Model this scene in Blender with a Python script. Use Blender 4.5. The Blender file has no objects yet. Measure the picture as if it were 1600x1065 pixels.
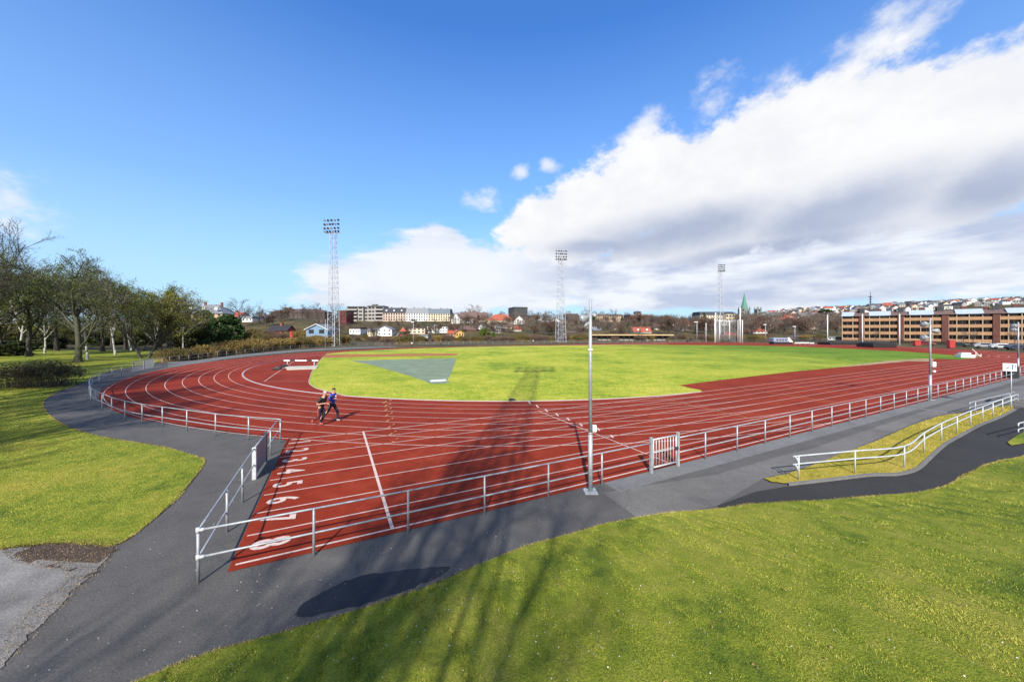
import bpy, math, random
import numpy as np
from mathutils import Vector, Matrix
from mathutils.geometry import tessellate_polygon
R=math.radians
scene=bpy.context.scene
COL=scene.collection
# ------------------------------------------------------------------ camera model
H=5.137; F=553.0; HZ=514.4
SUN_EL=35.5; SUN_AZ=6.5      # shadows run to (sin az, cos az)
def P(u,v,z=0.0):
    "photo point lying on the plane z -> ground position"
    Y=(H-z)*F/(v-HZ); return ((u-800)/F*Y, Y)
def XU(u,Y): return (u-800)/F*Y
def ZV(v,Y): return H+(HZ-v)/F*Y
# surveyed track frame: x along the home straight, y into the infield, origin where the first bend starts
_px,_py,_yaw,_pitch,_roll,_f,_k=-27.0412,-19.201,-.4642,-.0322,.0013,560.94,.0162
def T(x,y):
    dx=x-_px; dy=y-_py; c,s=math.cos(_yaw),math.sin(_yaw)
    X=c*dx+s*dy; Y=-s*dx+c*dy
    cp,sp=math.cos(_pitch),math.sin(_pitch)
    d=cp*Y-sp*H; up=-sp*Y-cp*H
    d=max(d,.8)
    a=X/d; b=up/d; c,s=math.cos(_roll),math.sin(_roll)
    a,b=c*a+s*b,-s*a+c*b
    ru=math.hypot(a,b); rd=ru
    for _ in range(12): rd=ru/(1+_k*rd*rd)
    q=rd/ru if ru>0 else 1
    u=800+_f*a*q; v=532.5-_f*b*q
    return P(u,v)
# ------------------------------------------------------------------ terrain
def sst(a,b,x):
    t=min(1,max(0,(x-a)/(b-a))); return t*t*(3-2*t)
def FZ(X,Y):
    r=math.hypot(X,Y)
    if Y<=1 or r<60: return 0.0
    q=X/Y
    base=sst(150,330,Y)*14*(1-.35*sst(.15,.5,q))
    left=sst(104,190,Y)*11.0*sst(-.44,-.58,q)*sst(-1.05,-.86,q)
    z=max(base*sst(-1.0,-.6,q),left)
    hill=sst(420,1500,r)*(5+(514.4-493+15*sst(.62,1.45,q))/553*1500/math.sqrt(1+q*q))*sst(.52,.78,q)
    low=sst(330,600,r)*8
    return max(z,hill)+low*sst(-1.0,-.6,q)
def PT(u,v):
    "photo point -> first hit with the terrain"
    q=(u-800)/F; s=(HZ-v)/F; Y=20.0
    while Y<2500:
        if H+s*Y<=FZ(q*Y,Y): break
        Y*=1.01
    return (q*Y,Y,FZ(q*Y,Y))
# ------------------------------------------------------------------ materials
def node_mat(name):
    m=bpy.data.materials.new(name); m.use_nodes=True
    nt=m.node_tree; b=nt.nodes['Principled BSDF']
    return m,nt,b
def N(nt,t,**k):
    n=nt.nodes.new(t)
    for a,b in k.items():
        if a.startswith('i_'): n.inputs[a[2:].replace('_',' ')].default_value=b
        else: setattr(n,a,b)
    return n
def L(nt,a,b): nt.links.new(a,b)
def noise(nt,vec,scale,detail=4,rough=.55,dist=0):
    n=N(nt,'ShaderNodeTexNoise'); n.inputs['Scale'].default_value=scale; n.inputs['Detail'].default_value=detail
    n.inputs['Roughness'].default_value=rough; n.inputs['Distortion'].default_value=dist
    L(nt,vec,n.inputs['Vector']); return n.outputs['Fac']
def ramp(nt,fac,stops,interp='LINEAR'):
    n=N(nt,'ShaderNodeValToRGB'); cr=n.color_ramp; cr.interpolation=interp
    while len(cr.elements)<len(stops): cr.elements.new(.5)
    for e,(p,c) in zip(cr.elements,stops):
        e.position=p; e.color=(c,c,c,1) if isinstance(c,(int,float)) else (*c,1)
    L(nt,fac,n.inputs['Fac']); return n.outputs['Color']
def mixc(nt,fac,a,b,mode='MIX'):
    n=N(nt,'ShaderNodeMix',data_type='RGBA',blend_type=mode)
    for i,v in ((0,fac),(6,a),(7,b)):
        if isinstance(v,(int,float)): n.inputs[i].default_value=v
        elif isinstance(v,tuple): n.inputs[i].default_value=(*v,1)
        else: L(nt,v,n.inputs[i])
    return n.outputs[2]
def math_(nt,op,a,b=None,clamp=False):
    n=N(nt,'ShaderNodeMath',operation=op,use_clamp=clamp)
    for i,v in ((0,a),(1,b)):
        if v is None: continue
        if isinstance(v,(int,float)): n.inputs[i].default_value=v
        else: L(nt,v,n.inputs[i])
    return n.outputs[0]
def bump(nt,b,h,strength=.3,dist=.02):
    n=N(nt,'ShaderNodeBump'); n.inputs['Strength'].default_value=strength; n.inputs['Distance'].default_value=dist
    L(nt,h,n.inputs['Height']); L(nt,n.outputs['Normal'],b.inputs['Normal'])
def pos(nt): return N(nt,'ShaderNodeNewGeometry').outputs['Position']
def objc(nt): return N(nt,'ShaderNodeTexCoord').outputs['Object']
MATS={}
def M(name,col,rough=.75,metal=0.0,var=.18,scale=3.0,col2=None,bmp=0.0,spec=.5):
    "plain procedural material: colour broken by two noises"
    if name in MATS: return MATS[name]
    m,nt,b=node_mat(name); v=objc(nt)
    f=noise(nt,v,scale,5,.6)
    lo=tuple(c*(1-var) for c in col); hi=tuple(min(1,c*(1+var)) for c in (col2 or col))
    c=ramp(nt,f,[(.3,lo),(.7,hi)])
    L(nt,c,b.inputs['Base Color']); b.inputs['Metallic'].default_value=metal
    b.inputs['Specular IOR Level'].default_value=spec
    r=ramp(nt,noise(nt,v,scale*4,3),[(.3,max(0,rough-.08)),(.7,min(1,rough+.08))]); L(nt,r,b.inputs['Roughness'])
    if bmp: bump(nt,b,noise(nt,v,scale*8,4),bmp,.01)
    MATS[name]=m; return m
def grass_mat(name,c_dark,c_mid,c_dry,patch=.35,fine=28,bmp=.5,streak=None,dry=.5):
    if name in MATS: return MATS[name]
    m,nt,b=node_mat(name); v=pos(nt)
    big=noise(nt,v,patch,4,.6,.4); mid=noise(nt,v,patch*7,5,.65); fi=noise(nt,v,fine,4,.7)
    f=math_(nt,'ADD',math_(nt,'MULTIPLY',big,.55),math_(nt,'MULTIPLY',mid,.45))
    c=ramp(nt,f,[(.36,c_dark),(.36+.16*(1-dry)+.04,c_mid),(.66,c_dry)])
    c=mixc(nt,1,c,ramp(nt,fi,[(.3,.45),(.52,1.0),(.75,1.6)]),'MULTIPLY')
    L(nt,c,b.inputs['Base Color']); b.inputs['Roughness'].default_value=.9; b.inputs['Specular IOR Level'].default_value=.2
    bump(nt,b,math_(nt,'ADD',fi,mid),bmp,.05)
    MATS[name]=m; return m
# ------------------------------------------------------------------ object helpers
def tag(o,label=None,cat=None,group=None,kind=None):
    if label: o['label']=label
    if cat: o['category']=cat
    if group: o['group']=group
    if kind: o['kind']=kind
    return o
def thing(name,label,cat,loc=(0,0,0),rz=0.0,group=None):
    o=bpy.data.objects.new(name,None); COL.objects.link(o); o.empty_display_size=.3
    o.location=loc; o.rotation_euler=(0,0,rz); return tag(o,label,cat,group)
def link(name,me,parent=None,kind=None):
    o=bpy.data.objects.new(name,me); COL.objects.link(o)
    if parent is not None: o.parent=parent
    if kind: o['kind']=kind
    return o
def copy_tree(o,parent=None):
    c=o.copy(); COL.objects.link(c); c.parent=parent
    for ch in [x for x in KIDS.get(o.name,())]: copy_tree(ch,c)
    return c
KIDS={}
def kids(o):
    KIDS[o.name]=list(o.children)
    for c in o.children: kids(c)
class MB:
    def __init__(s): s.v=[]; s.f=[]; s.m=[]; s.cur=0
    def add(s,vs,fs):
        n=len(s.v); s.v+=[tuple(p) for p in vs]
        for f in fs: s.f.append(tuple(i+n for i in f)); s.m.append(s.cur)
    def box(s,x0,y0,z0,x1,y1,z1,mx=None):
        vs=[(x0,y0,z0),(x1,y0,z0),(x1,y1,z0),(x0,y1,z0),(x0,y0,z1),(x1,y0,z1),(x1,y1,z1),(x0,y1,z1)]
        if mx is not None: vs=[mx@Vector(p) for p in vs]
        s.add(vs,[(0,3,2,1),(4,5,6,7),(0,1,5,4),(1,2,6,5),(2,3,7,6),(3,0,4,7)]); return s
    def tube(s,pts,r,n=6,r2=None,cap=True):
        pts=[Vector(p) for p in pts]; k=len(pts); base=len(s.v); vs=[]
        rr=[r+( (r2-r)*i/(k-1) if r2 is not None else 0) for i in range(k)] if not isinstance(r,(list,tuple)) else r
        up=None
        for i,p in enumerate(pts):
            d=(pts[min(i+1,k-1)]-pts[max(i-1,0)])
            if d.length<1e-9: d=Vector((0,0,1))
            d.normalize()
            if up is None:
                a=Vector((0,0,1)) if abs(d.z)<.9 else Vector((1,0,0)); x=a.cross(d).normalized()
            else: x=(up-d*up.dot(d)).normalized()
            up=x; y=d.cross(x)
            for j in range(n):
                a=2*math.pi*j/n; vs.append(p+(x*math.cos(a)+y*math.sin(a))*rr[i])
        fs=[(i*n+j,i*n+(j+1)%n,(i+1)*n+(j+1)%n,(i+1)*n+j) for i in range(k-1) for j in range(n)]
        if cap: fs+=[tuple(range(n-1,-1,-1)),tuple((k-1)*n+j for j in range(n))]
        s.add(vs,fs); return s
    def prism(s,poly,z0,z1):
        "vertical prism over a counter-clockwise plan polygon"
        n=len(poly); vs=[(x,y,z0) for x,y in poly]+[(x,y,z1) for x,y in poly]
        s.add(vs,[tuple(range(n-1,-1,-1)),tuple(range(n,2*n))]+[(i,(i+1)%n,n+(i+1)%n,n+i) for i in range(n)]); return s
    def sheet(s,poly,z):
        tri=tessellate_polygon([[Vector((x,y,0)) for x,y in poly]])
        vs=[(x,y,z) for x,y in poly]; fs=[]
        for a,b,c in tri:
            ar=(vs[b][0]-vs[a][0])*(vs[c][1]-vs[a][1])-(vs[c][0]-vs[a][0])*(vs[b][1]-vs[a][1])
            fs.append((a,b,c) if ar>0 else (a,c,b))
        s.add(vs,fs); return s
    def strip(s,A,B,z):
        n=len(A); vs=[(x,y,z) for x,y in A]+[(x,y,z) for x,y in B]
        fs=[]
        for i in range(n-1):
            q=(i,i+1,n+i+1,n+i); a,b,c=vs[q[0]],vs[q[1]],vs[q[2]]
            ar=(b[0]-a[0])*(c[1]-a[1])-(c[0]-a[0])*(b[1]-a[1]); fs.append(q if ar>0 else q[::-1])
        s.add(vs,fs); return s
    def lathe(s,prof,n=12,c=(0,0,0)):
        k=len(prof); vs=[(c[0]+r*math.cos(2*math.pi*j/n),c[1]+r*math.sin(2*math.pi*j/n),c[2]+z) for r,z in prof for j in range(n)]
        fs=[(i*n+j,i*n+(j+1)%n,(i+1)*n+(j+1)%n,(i+1)*n+j) for i in range(k-1) for j in range(n)]
        fs+=[tuple(range(n-1,-1,-1)),tuple((k-1)*n+j for j in range(n))]
        s.add(vs,fs); return s
    def mesh(s,name,mats,smooth=False):
        me=bpy.data.meshes.new(name); me.from_pydata(s.v,[],s.f)
        if not isinstance(mats,(list,tuple)): mats=[mats]
        for m in mats: me.materials.append(m)
        if len(mats)>1: me.polygons.foreach_set('material_index',s.m)
        if smooth: me.polygons.foreach_set('use_smooth',[True]*len(s.f))
        me.update(); return me
    def build(s,name,mats,parent=None,kind=None,smooth=False,bev=0):
        o=link(name,s.mesh(name,mats,smooth),parent,kind)
        if bev:
            b=o.modifiers.new('bevel','BEVEL'); b.width=bev; b.segments=2; b.limit_method='ANGLE'
        return o
def np_mesh(name,V,Fq,mat,smooth=False,k=4):
    "fast mesh from numpy arrays of equal-sided faces"
    me=bpy.data.meshes.new(name); V=np.asarray(V,np.float32); Fq=np.asarray(Fq,np.int32)
    me.vertices.add(len(V)); me.vertices.foreach_set('co',V.ravel())
    me.loops.add(Fq.size); me.loops.foreach_set('vertex_index',Fq.ravel())
    me.polygons.add(len(Fq)); me.polygons.foreach_set('loop_start',np.arange(0,Fq.size,k,dtype=np.int32))
    if smooth: me.polygons.foreach_set('use_smooth',np.ones(len(Fq),bool))
    me.materials.append(mat); me.update(calc_edges=True); return me
def dens(pts,step=.5,closed=False):
    out=[]; n=len(pts)
    for i in range(n if closed else n-1):
        a=pts[i]; b=pts[(i+1)%n]; k=max(1,int(math.hypot(b[0]-a[0],b[1]-a[1])/step))
        out+=[(a[0]+(b[0]-a[0])*j/k,a[1]+(b[1]-a[1])*j/k) for j in range(k)]
    if not closed: out.append(pts[-1])
    return out
def smooth_line(pts,sub=6):
    "Catmull-Rom through plan points"
    out=[]; n=len(pts)
    for i in range(n-1):
        p0,p1,p2,p3=[np.array(pts[min(max(i+j,0),n-1)],float) for j in (-1,0,1,2)]
        for k in range(sub):
            t=k/sub; out.append(tuple(.5*((2*p1)+(-p0+p2)*t+(2*p0-5*p1+4*p2-p3)*t*t+(-p0+3*p1-3*p2+p3)*t**3)))
    out.append(tuple(pts[-1])); return out
def ragged(pts,amp,seed=0):
    rg=random.Random(seed); out=[]
    for x,y in pts: out.append((x+rg.uniform(-amp,amp),y+rg.uniform(-amp,amp)))
    return out
# ------------------------------------------------------------------ camera, sun, sky
cam=bpy.data.objects.new('camera',bpy.data.cameras.new('camera')); COL.objects.link(cam)
cam.location=(0,0,H); cam.rotation_euler=(R(90),0,0)
cam.data.sensor_width=36; cam.data.lens=F/1600*36; cam.data.shift_y=-(532.5-HZ)/1600
cam.data.clip_start=.05; cam.data.clip_end=20000
scene.camera=cam
sun=bpy.data.objects.new('sun',bpy.data.lights.new('sun','SUN')); COL.objects.link(sun)
sun.data.energy=4.6; sun.data.angle=R(.7); sun.data.color=(1,.95,.87)
sd=Vector((math.sin(R(SUN_AZ))*math.cos(R(SUN_EL)),math.cos(R(SUN_AZ))*math.cos(R(SUN_EL)),-math.sin(R(SUN_EL))))
sun.rotation_euler=sd.to_track_quat('-Z','Y').to_euler(); sun.location=(-20,-60,60)
scene.view_settings.view_transform='Standard'; scene.view_settings.look='None'
scene.view_settings.gamma=1; scene.view_settings.exposure=.75
scene.view_settings.use_curve_mapping=False
scene.cycles.max_bounces=4; scene.cycles.diffuse_bounces=2; scene.cycles.glossy_bounces=2
world=bpy.data.worlds.new('World'); scene.world=world; world.use_nodes=True
def build_sky():
    nt=world.node_tree; bg=nt.nodes['Background']
    sky=N(nt,'ShaderNodeTexSky',sky_type='NISHITA',sun_disc=False)
    sky.sun_elevation=R(SUN_EL); sky.sun_rotation=R(180+SUN_AZ); sky.altitude=50
    sky.air_density=1.0; sky.dust_density=.6; sky.ozone_density=2.5
    tc=N(nt,'ShaderNodeTexCoord').outputs['Generated']
    sx=N(nt,'ShaderNodeSeparateXYZ'); L(nt,tc,sx.inputs[0])
    az=math_(nt,'MULTIPLY',math_(nt,'ARCTAN2',sx.outputs[0],sx.outputs[1]),180/math.pi)
    el=math_(nt,'MULTIPLY',math_(nt,'ARCSINE',sx.outputs[2]),180/math.pi)
    cx=N(nt,'ShaderNodeCombineXYZ'); L(nt,az,cx.inputs[0]); L(nt,el,cx.inputs[1]); ae=cx.outputs[0]
    def ang(u,v):
        a=math.atan2(u-800,F); return math.degrees(a),math.degrees(math.atan((HZ-v)/F*math.cos(a)))
    def blob(u,v,ru,rv,rot=0):
        "soft elliptical puff, centre and half axes given as photo points"
        a,e=ang(u,v); a2,_=ang(u+ru,v); _,e2=ang(u,v-rv)
        mp=N(nt,'ShaderNodeMapping',vector_type='TEXTURE'); mp.inputs['Location'].default_value=(a,e,0)
        mp.inputs['Rotation'].default_value=(0,0,R(rot)); mp.inputs['Scale'].default_value=(abs(a2-a),abs(e2-e),1)
        L(nt,ae,mp.inputs['Vector']); l=N(nt,'ShaderNodeVectorMath',operation='LENGTH'); L(nt,mp.outputs[0],l.inputs[0])
        return math_(nt,'SUBTRACT',1,l.outputs['Value'])
    def union(bs,k=.25):
        o=bs[0]
        for b in bs[1:]:
            n=N(nt,'ShaderNodeMath',operation='SMOOTH_MAX'); L(nt,o,n.inputs[0]); L(nt,b,n.inputs[1]); n.inputs[2].default_value=k; o=n.outputs[0]
        return o
    # cloud noise on azimuth/elevation, squeezed towards the horizon
    mp=N(nt,'ShaderNodeMapping'); mp.inputs['Scale'].default_value=(1,1,1.5); L(nt,tc,mp.inputs['Vector'])
    n1=noise(nt,mp.outputs[0],7.0,7,.62,0)
    mp2=N(nt,'ShaderNodeMapping'); mp2.inputs['Scale'].default_value=(1,1,4); mp2.inputs['Location'].default_value=(3.1,7.7,0); L(nt,tc,mp2.inputs['Vector'])
    n2=noise(nt,mp2.outputs[0],4.5,4,.6,0)
    big=union([blob(*b) for b in CLOUD_BIG]); low=union([blob(*b) for b in CLOUD_LOW]); wisp=union([blob(*b) for b in CLOUD_WISP],.1)
    def density(field,nz,amp,a,b):
        f=math_(nt,'ADD',field,math_(nt,'MULTIPLY',math_(nt,'SUBTRACT',nz,.5),amp))
        mr=N(nt,'ShaderNodeMapRange',interpolation_type='SMOOTHSTEP'); L(nt,f,mr.inputs['Value']); mr.inputs['From Min'].default_value=a; mr.inputs['From Max'].default_value=b
        return mr.outputs[0]
    d1=density(big,n1,1.55,-.04,.24); d2=density(low,math_(nt,'ADD',math_(nt,'MULTIPLY',n2,.5),math_(nt,'MULTIPLY',n1,.5)),2.2,-.02,.34); d3=density(wisp,n1,4.2,.0,1.1)
    sh=union([blob(*b) for b in CLOUD_SHADE])
    s1=density(sh,n1,1.0,-.15,.85)
    n3=noise(nt,mp.outputs[0],11,2,.5,0)
    # blue sky: the Nishita sky graded to the deep polarised blue of a spring day
    hsv=N(nt,'ShaderNodeHueSaturation'); hsv.inputs['Saturation'].default_value=SKY['sat']; hsv.inputs['Value'].default_value=SKY['val']; hsv.inputs['Hue'].default_value=SKY['hue']
    L(nt,sky.outputs[0],hsv.inputs['Color'])
    blue=mixc(nt,1,hsv.outputs[0],SKY['tint'],'MULTIPLY')
    blue=mixc(nt,ramp(nt,math_(nt,'DIVIDE',el,40),[(0,.95),(.18,.78),(.45,.42),(1,.10)]),blue,tuple(SKY['hz']))
    W=SKY['white']
    sp_=ramp(nt,n1,[(.42,.75),(.62,0)])
    white=mixc(nt,math_(nt,'MULTIPLY',math_(nt,'ADD',math_(nt,'MULTIPLY',n3,.4),sp_),.42),tuple(W*c for c in (1,1,1)),tuple(W*c for c in (.72,.76,.87)))
    grey=mixc(nt,n3,tuple(W*c for c in (.38,.45,.62)),tuple(W*c for c in (.56,.62,.77)))
    lowc=mixc(nt,ramp(nt,n2,[(.40,0),(.62,1)]),tuple(W*c for c in (.54,.60,.77)),tuple(W*c for c in (.93,.95,1)))
    wl=blob(690,430,230,95)      # the lower clouds are brighter on the left
    lowc=mixc(nt,math_(nt,'MULTIPLY',math_(nt,'MAXIMUM',wl,0),1.6,True),lowc,tuple(W*c for c in (.93,.95,1.0)))
    c=blue
    c=mixc(nt,math_(nt,'MULTIPLY',d3,.75),c,white)
    c=mixc(nt,math_(nt,'MULTIPLY',d2,.93),c,lowc)
    c=mixc(nt,d1,c,mixc(nt,s1,white,grey))
    # added unseen cloud behind the camera, put in to whiten the blue fill
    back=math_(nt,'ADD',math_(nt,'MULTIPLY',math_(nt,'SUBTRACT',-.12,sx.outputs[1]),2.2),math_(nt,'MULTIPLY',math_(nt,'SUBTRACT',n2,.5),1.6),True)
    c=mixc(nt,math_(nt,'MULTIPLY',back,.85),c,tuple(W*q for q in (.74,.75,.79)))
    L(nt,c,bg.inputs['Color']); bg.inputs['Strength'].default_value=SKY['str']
SKY=dict(sat=1.35,val=1.0,hue=.5,tint=(.66,1.16,1.62),white=6.0,str=.1,hz=(3.3,4.7,6.0))
CLOUD_BIG=[(880,350,115,62,18),(1010,305,170,95,20),(1160,270,220,115,18),(1340,235,280,140,14),(1560,190,260,170,14),(1480,280,420,85,8),(1150,345,330,62,6)]
CLOUD_LOW=[(590,440,110,45,0),(690,430,140,72,0),(690,385,62,44,0),(810,440,130,55,0),(980,430,260,52,0),(1250,420,360,70,2),(1520,390,330,85,5),(880,405,75,28,0),(1150,465,500,22,0),(640,470,160,18,0)]
CLOUD_WISP=[(1215,150,70,55,30),(1330,110,150,62,25),(1440,45,120,36,25),(1110,165,60,50,40),(1000,210,70,35,30),(745,318,42,18,5),(813,267,18,12,20),(858,258,20,12,0),(10,300,125,60,-12),(1590,60,80,50,20)]
CLOUD_SHADE=[(1050,365,260,50,4),(1300,335,300,62,8),(1560,290,240,70,10),(1200,390,360,30,4),(940,385,130,22,0)]
build_sky()
world.cycles.sampling_method='MANUAL'; world.cycles.sample_map_resolution=256
# ------------------------------------------------------------------ ground
def mat_asphalt(name,base,seed=0):
    m,nt,b=node_mat(name); v=pos(nt)
    a=noise(nt,v,.35,4,.6,.5); g=noise(nt,v,30,4,.8); c2=noise(nt,v,2.2,5,.65); sp=noise(nt,v,95,2,.8)
    k=math_(nt,'ADD',math_(nt,'MULTIPLY',a,.6),math_(nt,'MULTIPLY',c2,.4))
    c=ramp(nt,k,[(.3,tuple(x*.72 for x in base)),(.7,tuple(x*1.28 for x in base))])
    c=mixc(nt,1,c,ramp(nt,g,[(.30,.50),(.5,1),(.70,1.6)]),'MULTIPLY')
    c=mixc(nt,ramp(nt,sp,[(.68,0),(.74,.6)]),c,tuple(min(1,x*3.2) for x in base))
    # hairline cracks
    vo=N(nt,'ShaderNodeTexVoronoi',feature='DISTANCE_TO_EDGE'); vo.inputs['Scale'].default_value=.22
    wv=N(nt,'ShaderNodeVectorMath',operation='ADD'); L(nt,v,wv.inputs[0])
    nz=N(nt,'ShaderNodeTexNoise'); nz.inputs['Scale'].default_value=.9; L(nt,v,nz.inputs['Vector']); L(nt,nz.outputs['Color'],wv.inputs[1]); L(nt,wv.outputs[0],vo.inputs['Vector'])
    cr=ramp(nt,vo.outputs['Distance'],[(.0,.80),(.005,1)])
    c=mixc(nt,1,c,cr,'MULTIPLY')
    L(nt,c,b.inputs['Base Color']); L(nt,ramp(nt,c2,[(.3,.78),(.7,.92)]),b.inputs['Roughness']); b.inputs['Specular IOR Level'].default_value=.35
    bump(nt,b,g,.45,.012); return m
A_PATH=mat_asphalt('asphalt path',(.083,.0775,.071)); A_DARK=mat_asphalt('fresh dark asphalt',(.026,.0245,.0228)); A_LIGHT=mat_asphalt('pale concrete strip',(.135,.132,.128))
def mat_gravel():
    m,nt,b=node_mat('pale gravel'); v=pos(nt)
    a=noise(nt,v,.8,5,.6); g=noise(nt,v,38,4,.75)
    c=ramp(nt,a,[(.3,(.115,.108,.098)),(.7,(.25,.238,.22))]); c=mixc(nt,1,c,ramp(nt,g,[(.28,.5),(.5,1),(.7,1.4)]),'MULTIPLY')
    L(nt,c,b.inputs['Base Color']); b.inputs['Roughness'].default_value=.92; bump(nt,b,g,.7,.03); return m
def mat_soil():
    m,nt,b=node_mat('brown soil with dead leaves'); v=pos(nt)
    a=noise(nt,v,3.5,6,.7); g=noise(nt,v,26,4,.8,1.0)
    c=ramp(nt,a,[(.3,(.030,.019,.014)),(.7,(.085,.055,.036))]); c=mixc(nt,ramp(nt,g,[(.52,0),(.7,.8)]),c,(.20,.155,.10))
    L(nt,c,b.inputs['Base Color']); b.inputs['Roughness'].default_value=.95; bump(nt,b,g,.8,.04); return m
def mat_track():
    m,nt,b=node_mat('red synthetic track'); v=pos(nt)
    a=noise(nt,v,.22,5,.65,.6); c2=noise(nt,v,1.6,5,.65); g=noise(nt,v,60,3,.7)
    k=math_(nt,'ADD',math_(nt,'MULTIPLY',a,.6),math_(nt,'MULTIPLY',c2,.4))
    c=ramp(nt,k,[(.32,(.135,.0160,.0062)),(.5,(.205,.0235,.0088)),(.68,(.275,.043,.018))])
    c=mixc(nt,1,c,ramp(nt,g,[(.3,.8),(.5,1),(.72,1.2)]),'MULTIPLY')
    st=noise(nt,v,.5,6,.7,.8); c=mixc(nt,ramp(nt,st,[(.58,0),(.72,.45)]),c,(.075,.016,.011))
    st2=noise(nt,v,.9,5,.7,1.2); c=mixc(nt,ramp(nt,st2,[(.60,0),(.75,.35)]),c,(.30,.075,.045))
    L(nt,c,b.inputs['Base Color']); b.inputs['Roughness'].default_value=.85; b.inputs['Specular IOR Level'].default_value=.12
    bump(nt,b,g,.3,.006); return m
TRACK=mat_track()
def mat_line(name,col):
    m,nt,b=node_mat(name); v=pos(nt); g=noise(nt,v,18,4,.7)
    L(nt,ramp(nt,g,[(.33,tuple(c*.55 for c in col)),(.5,col)]),b.inputs['Base Color']); b.inputs['Roughness'].default_value=.7; return m
WHITE=mat_line('worn white line paint',(.58,.43,.37)); ORANGE=mat_line('worn orange line paint',(.48,.24,.08))
LAWN=grass_mat('yellow green bank lawn',(.060,.105,.009),(.180,.215,.015),(.33,.29,.048),.30,34,.7,dry=.55)
PARK=grass_mat('park lawn',(.055,.100,.009),(.160,.195,.014),(.33,.28,.042),.28,30,.6,dry=.5)
INF=grass_mat('infield turf',(.125,.195,.012),(.265,.315,.020),(.46,.42,.055),.11,6,.35,dry=.55)
def green_right(m):
    nt=m.node_tree; b=nt.nodes['Principled BSDF']; src=b.inputs['Base Color'].links[0].from_socket
    sp=N(nt,'ShaderNodeSeparateXYZ'); L(nt,pos(nt),sp.inputs[0]); k=math_(nt,'ADD',sp.outputs[0],math_(nt,'MULTIPLY',noise(nt,pos(nt),.05,4,.6),60))
    f=ramp(nt,math_(nt,'DIVIDE',k,120),[(.45,0),(.80,1)]); L(nt,mixc(nt,f,src,mixc(nt,1,src,(.36,.56,.28),'MULTIPLY')),b.inputs['Base Color'])
green_right(INF)
WILD=grass_mat('rough winter ground',(.034,.034,.014),(.065,.054,.022),(.13,.095,.036),.06,2.2,.5,dry=.5)
GRAVEL=mat_gravel(); SOIL=mat_soil()
DRYG=grass_mat('dry island grass',(.13,.13,.014),(.30,.255,.025),(.42,.32,.06),.5,34,.7,dry=.55)
# one ground sheet out to the horizon
def build_ground():
    rs=[0.0]+[1.5*1.09**i for i in range(96)]; na=240; V=[(0,0,-.06)]; Fq=[]
    for r in rs[1:]:
        for j in range(na):
            a=2*math.pi*j/na; X=r*math.sin(a); Y=r*math.cos(a); V.append((X,Y,FZ(X,Y)-.06))
    mb=MB(); fs=[(0,1+(j+1)%na,1+j) for j in range(na)]
    for i in range(len(rs)-2):
        for j in range(na):
            a=1+i*na+j; b=1+i*na+(j+1)%na; fs.append((a,b,b+na,a+na))
    mb.add(V,fs); mb.build('ground',WILD,kind='structure',smooth=True)
build_ground()
# outlines
LAWN_E=[(0,858),(32,853.6),(96,849),(143.6,850),(179,852),(223,825),(274,780),(306,742),(318.5,723),(313,716),(287,707),(255,699),(207,691),(160,683),(112,670),(83,654),(69,640),(67,628.6),(76.6,619),(96,609.5),(118,601.5),(137,593.5),(159,584),(177,578.5),(210,572.5),(240,568)]
BANK_E=[(40,1160),(150,1095),(220,1065),(330,1022),(460,985),(560,955),(640,930),(700,905),(770,876),(830,853),(900,833),(960,817),(1040,803),(1110,797),(1200,787),(1300,782),(1380,775),(1450,768),(1490,755),(1515,740),(1550,725),(1600,714),(1680,700),(1900,680)]
lawn_w=smooth_line([P(*p) for p in LAWN_E],8)
bank_w=smooth_line([P(*p) for p in BANK_E],10)
def arc(cx,r,a0,a1,n=60): return [(cx+r*math.cos(R(a0+(a1-a0)*i/n)),37+r*math.sin(R(a0+(a1-a0)*i/n))) for i in range(n+1)]
def TT(pts): return [T(x,y) for x,y in pts]
# asphalt apron: everything between the lawns and the track
def build_paths():
    far=[P(1640,590),P(1900,600)]
    right=dens([(-29,-9.9),(95,-9.9)],1.0)
    top=TT([(-42,30),(-20,20)]+[(-20,-5)]+[(100,-5)])
    poly=[P(-500,1300),P(-400,1000)]+[P(0,858)]+lawn_w[1:]+TT([(-30,60),(-20,30),(-20,-5),(70,-5)])+[P(1660,566),P(2400,590)]+bank_w[::-1]
    MB().sheet(poly,0.0).build('asphalt_path',A_PATH,kind='structure')
build_paths()
# gravel patch, soil band, park lawn
G_E=[(179,853),(174,860),(147,895),(114,922),(75,964),(39,1000),(0,1045)]
gw=[P(*p) for p in G_E]
MB().sheet(ragged(dens(smooth_line(gw,4)+[P(-400,1300),P(-500,900),P(0,856)],.15,True),.05,3),.012).build('gravel_patch',GRAVEL,kind='structure')
sb=[P(*p) for p in [(20,866),(60,850),(130,846),(185,845),(174,862),(146,897),(112,924),(72,966),(34,1004),(-5,1048),(-30,1040),(10,1000),(50,955),(88,925),(118,905),(105,890),(70,884),(40,876)]]
MB().sheet(ragged(dens(sb,.07,True),.10,5),.020).build('soil_patch',SOIL,kind='structure')
lawn_poly=ragged(dens(lawn_w,.12),.025,7)+[P(262,560),P(262,548),P(-10,545),P(-900,560),P(-900,858)]
MB().sheet(lawn_poly,.022).build('park_lawn',PARK,kind='structure')
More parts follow.
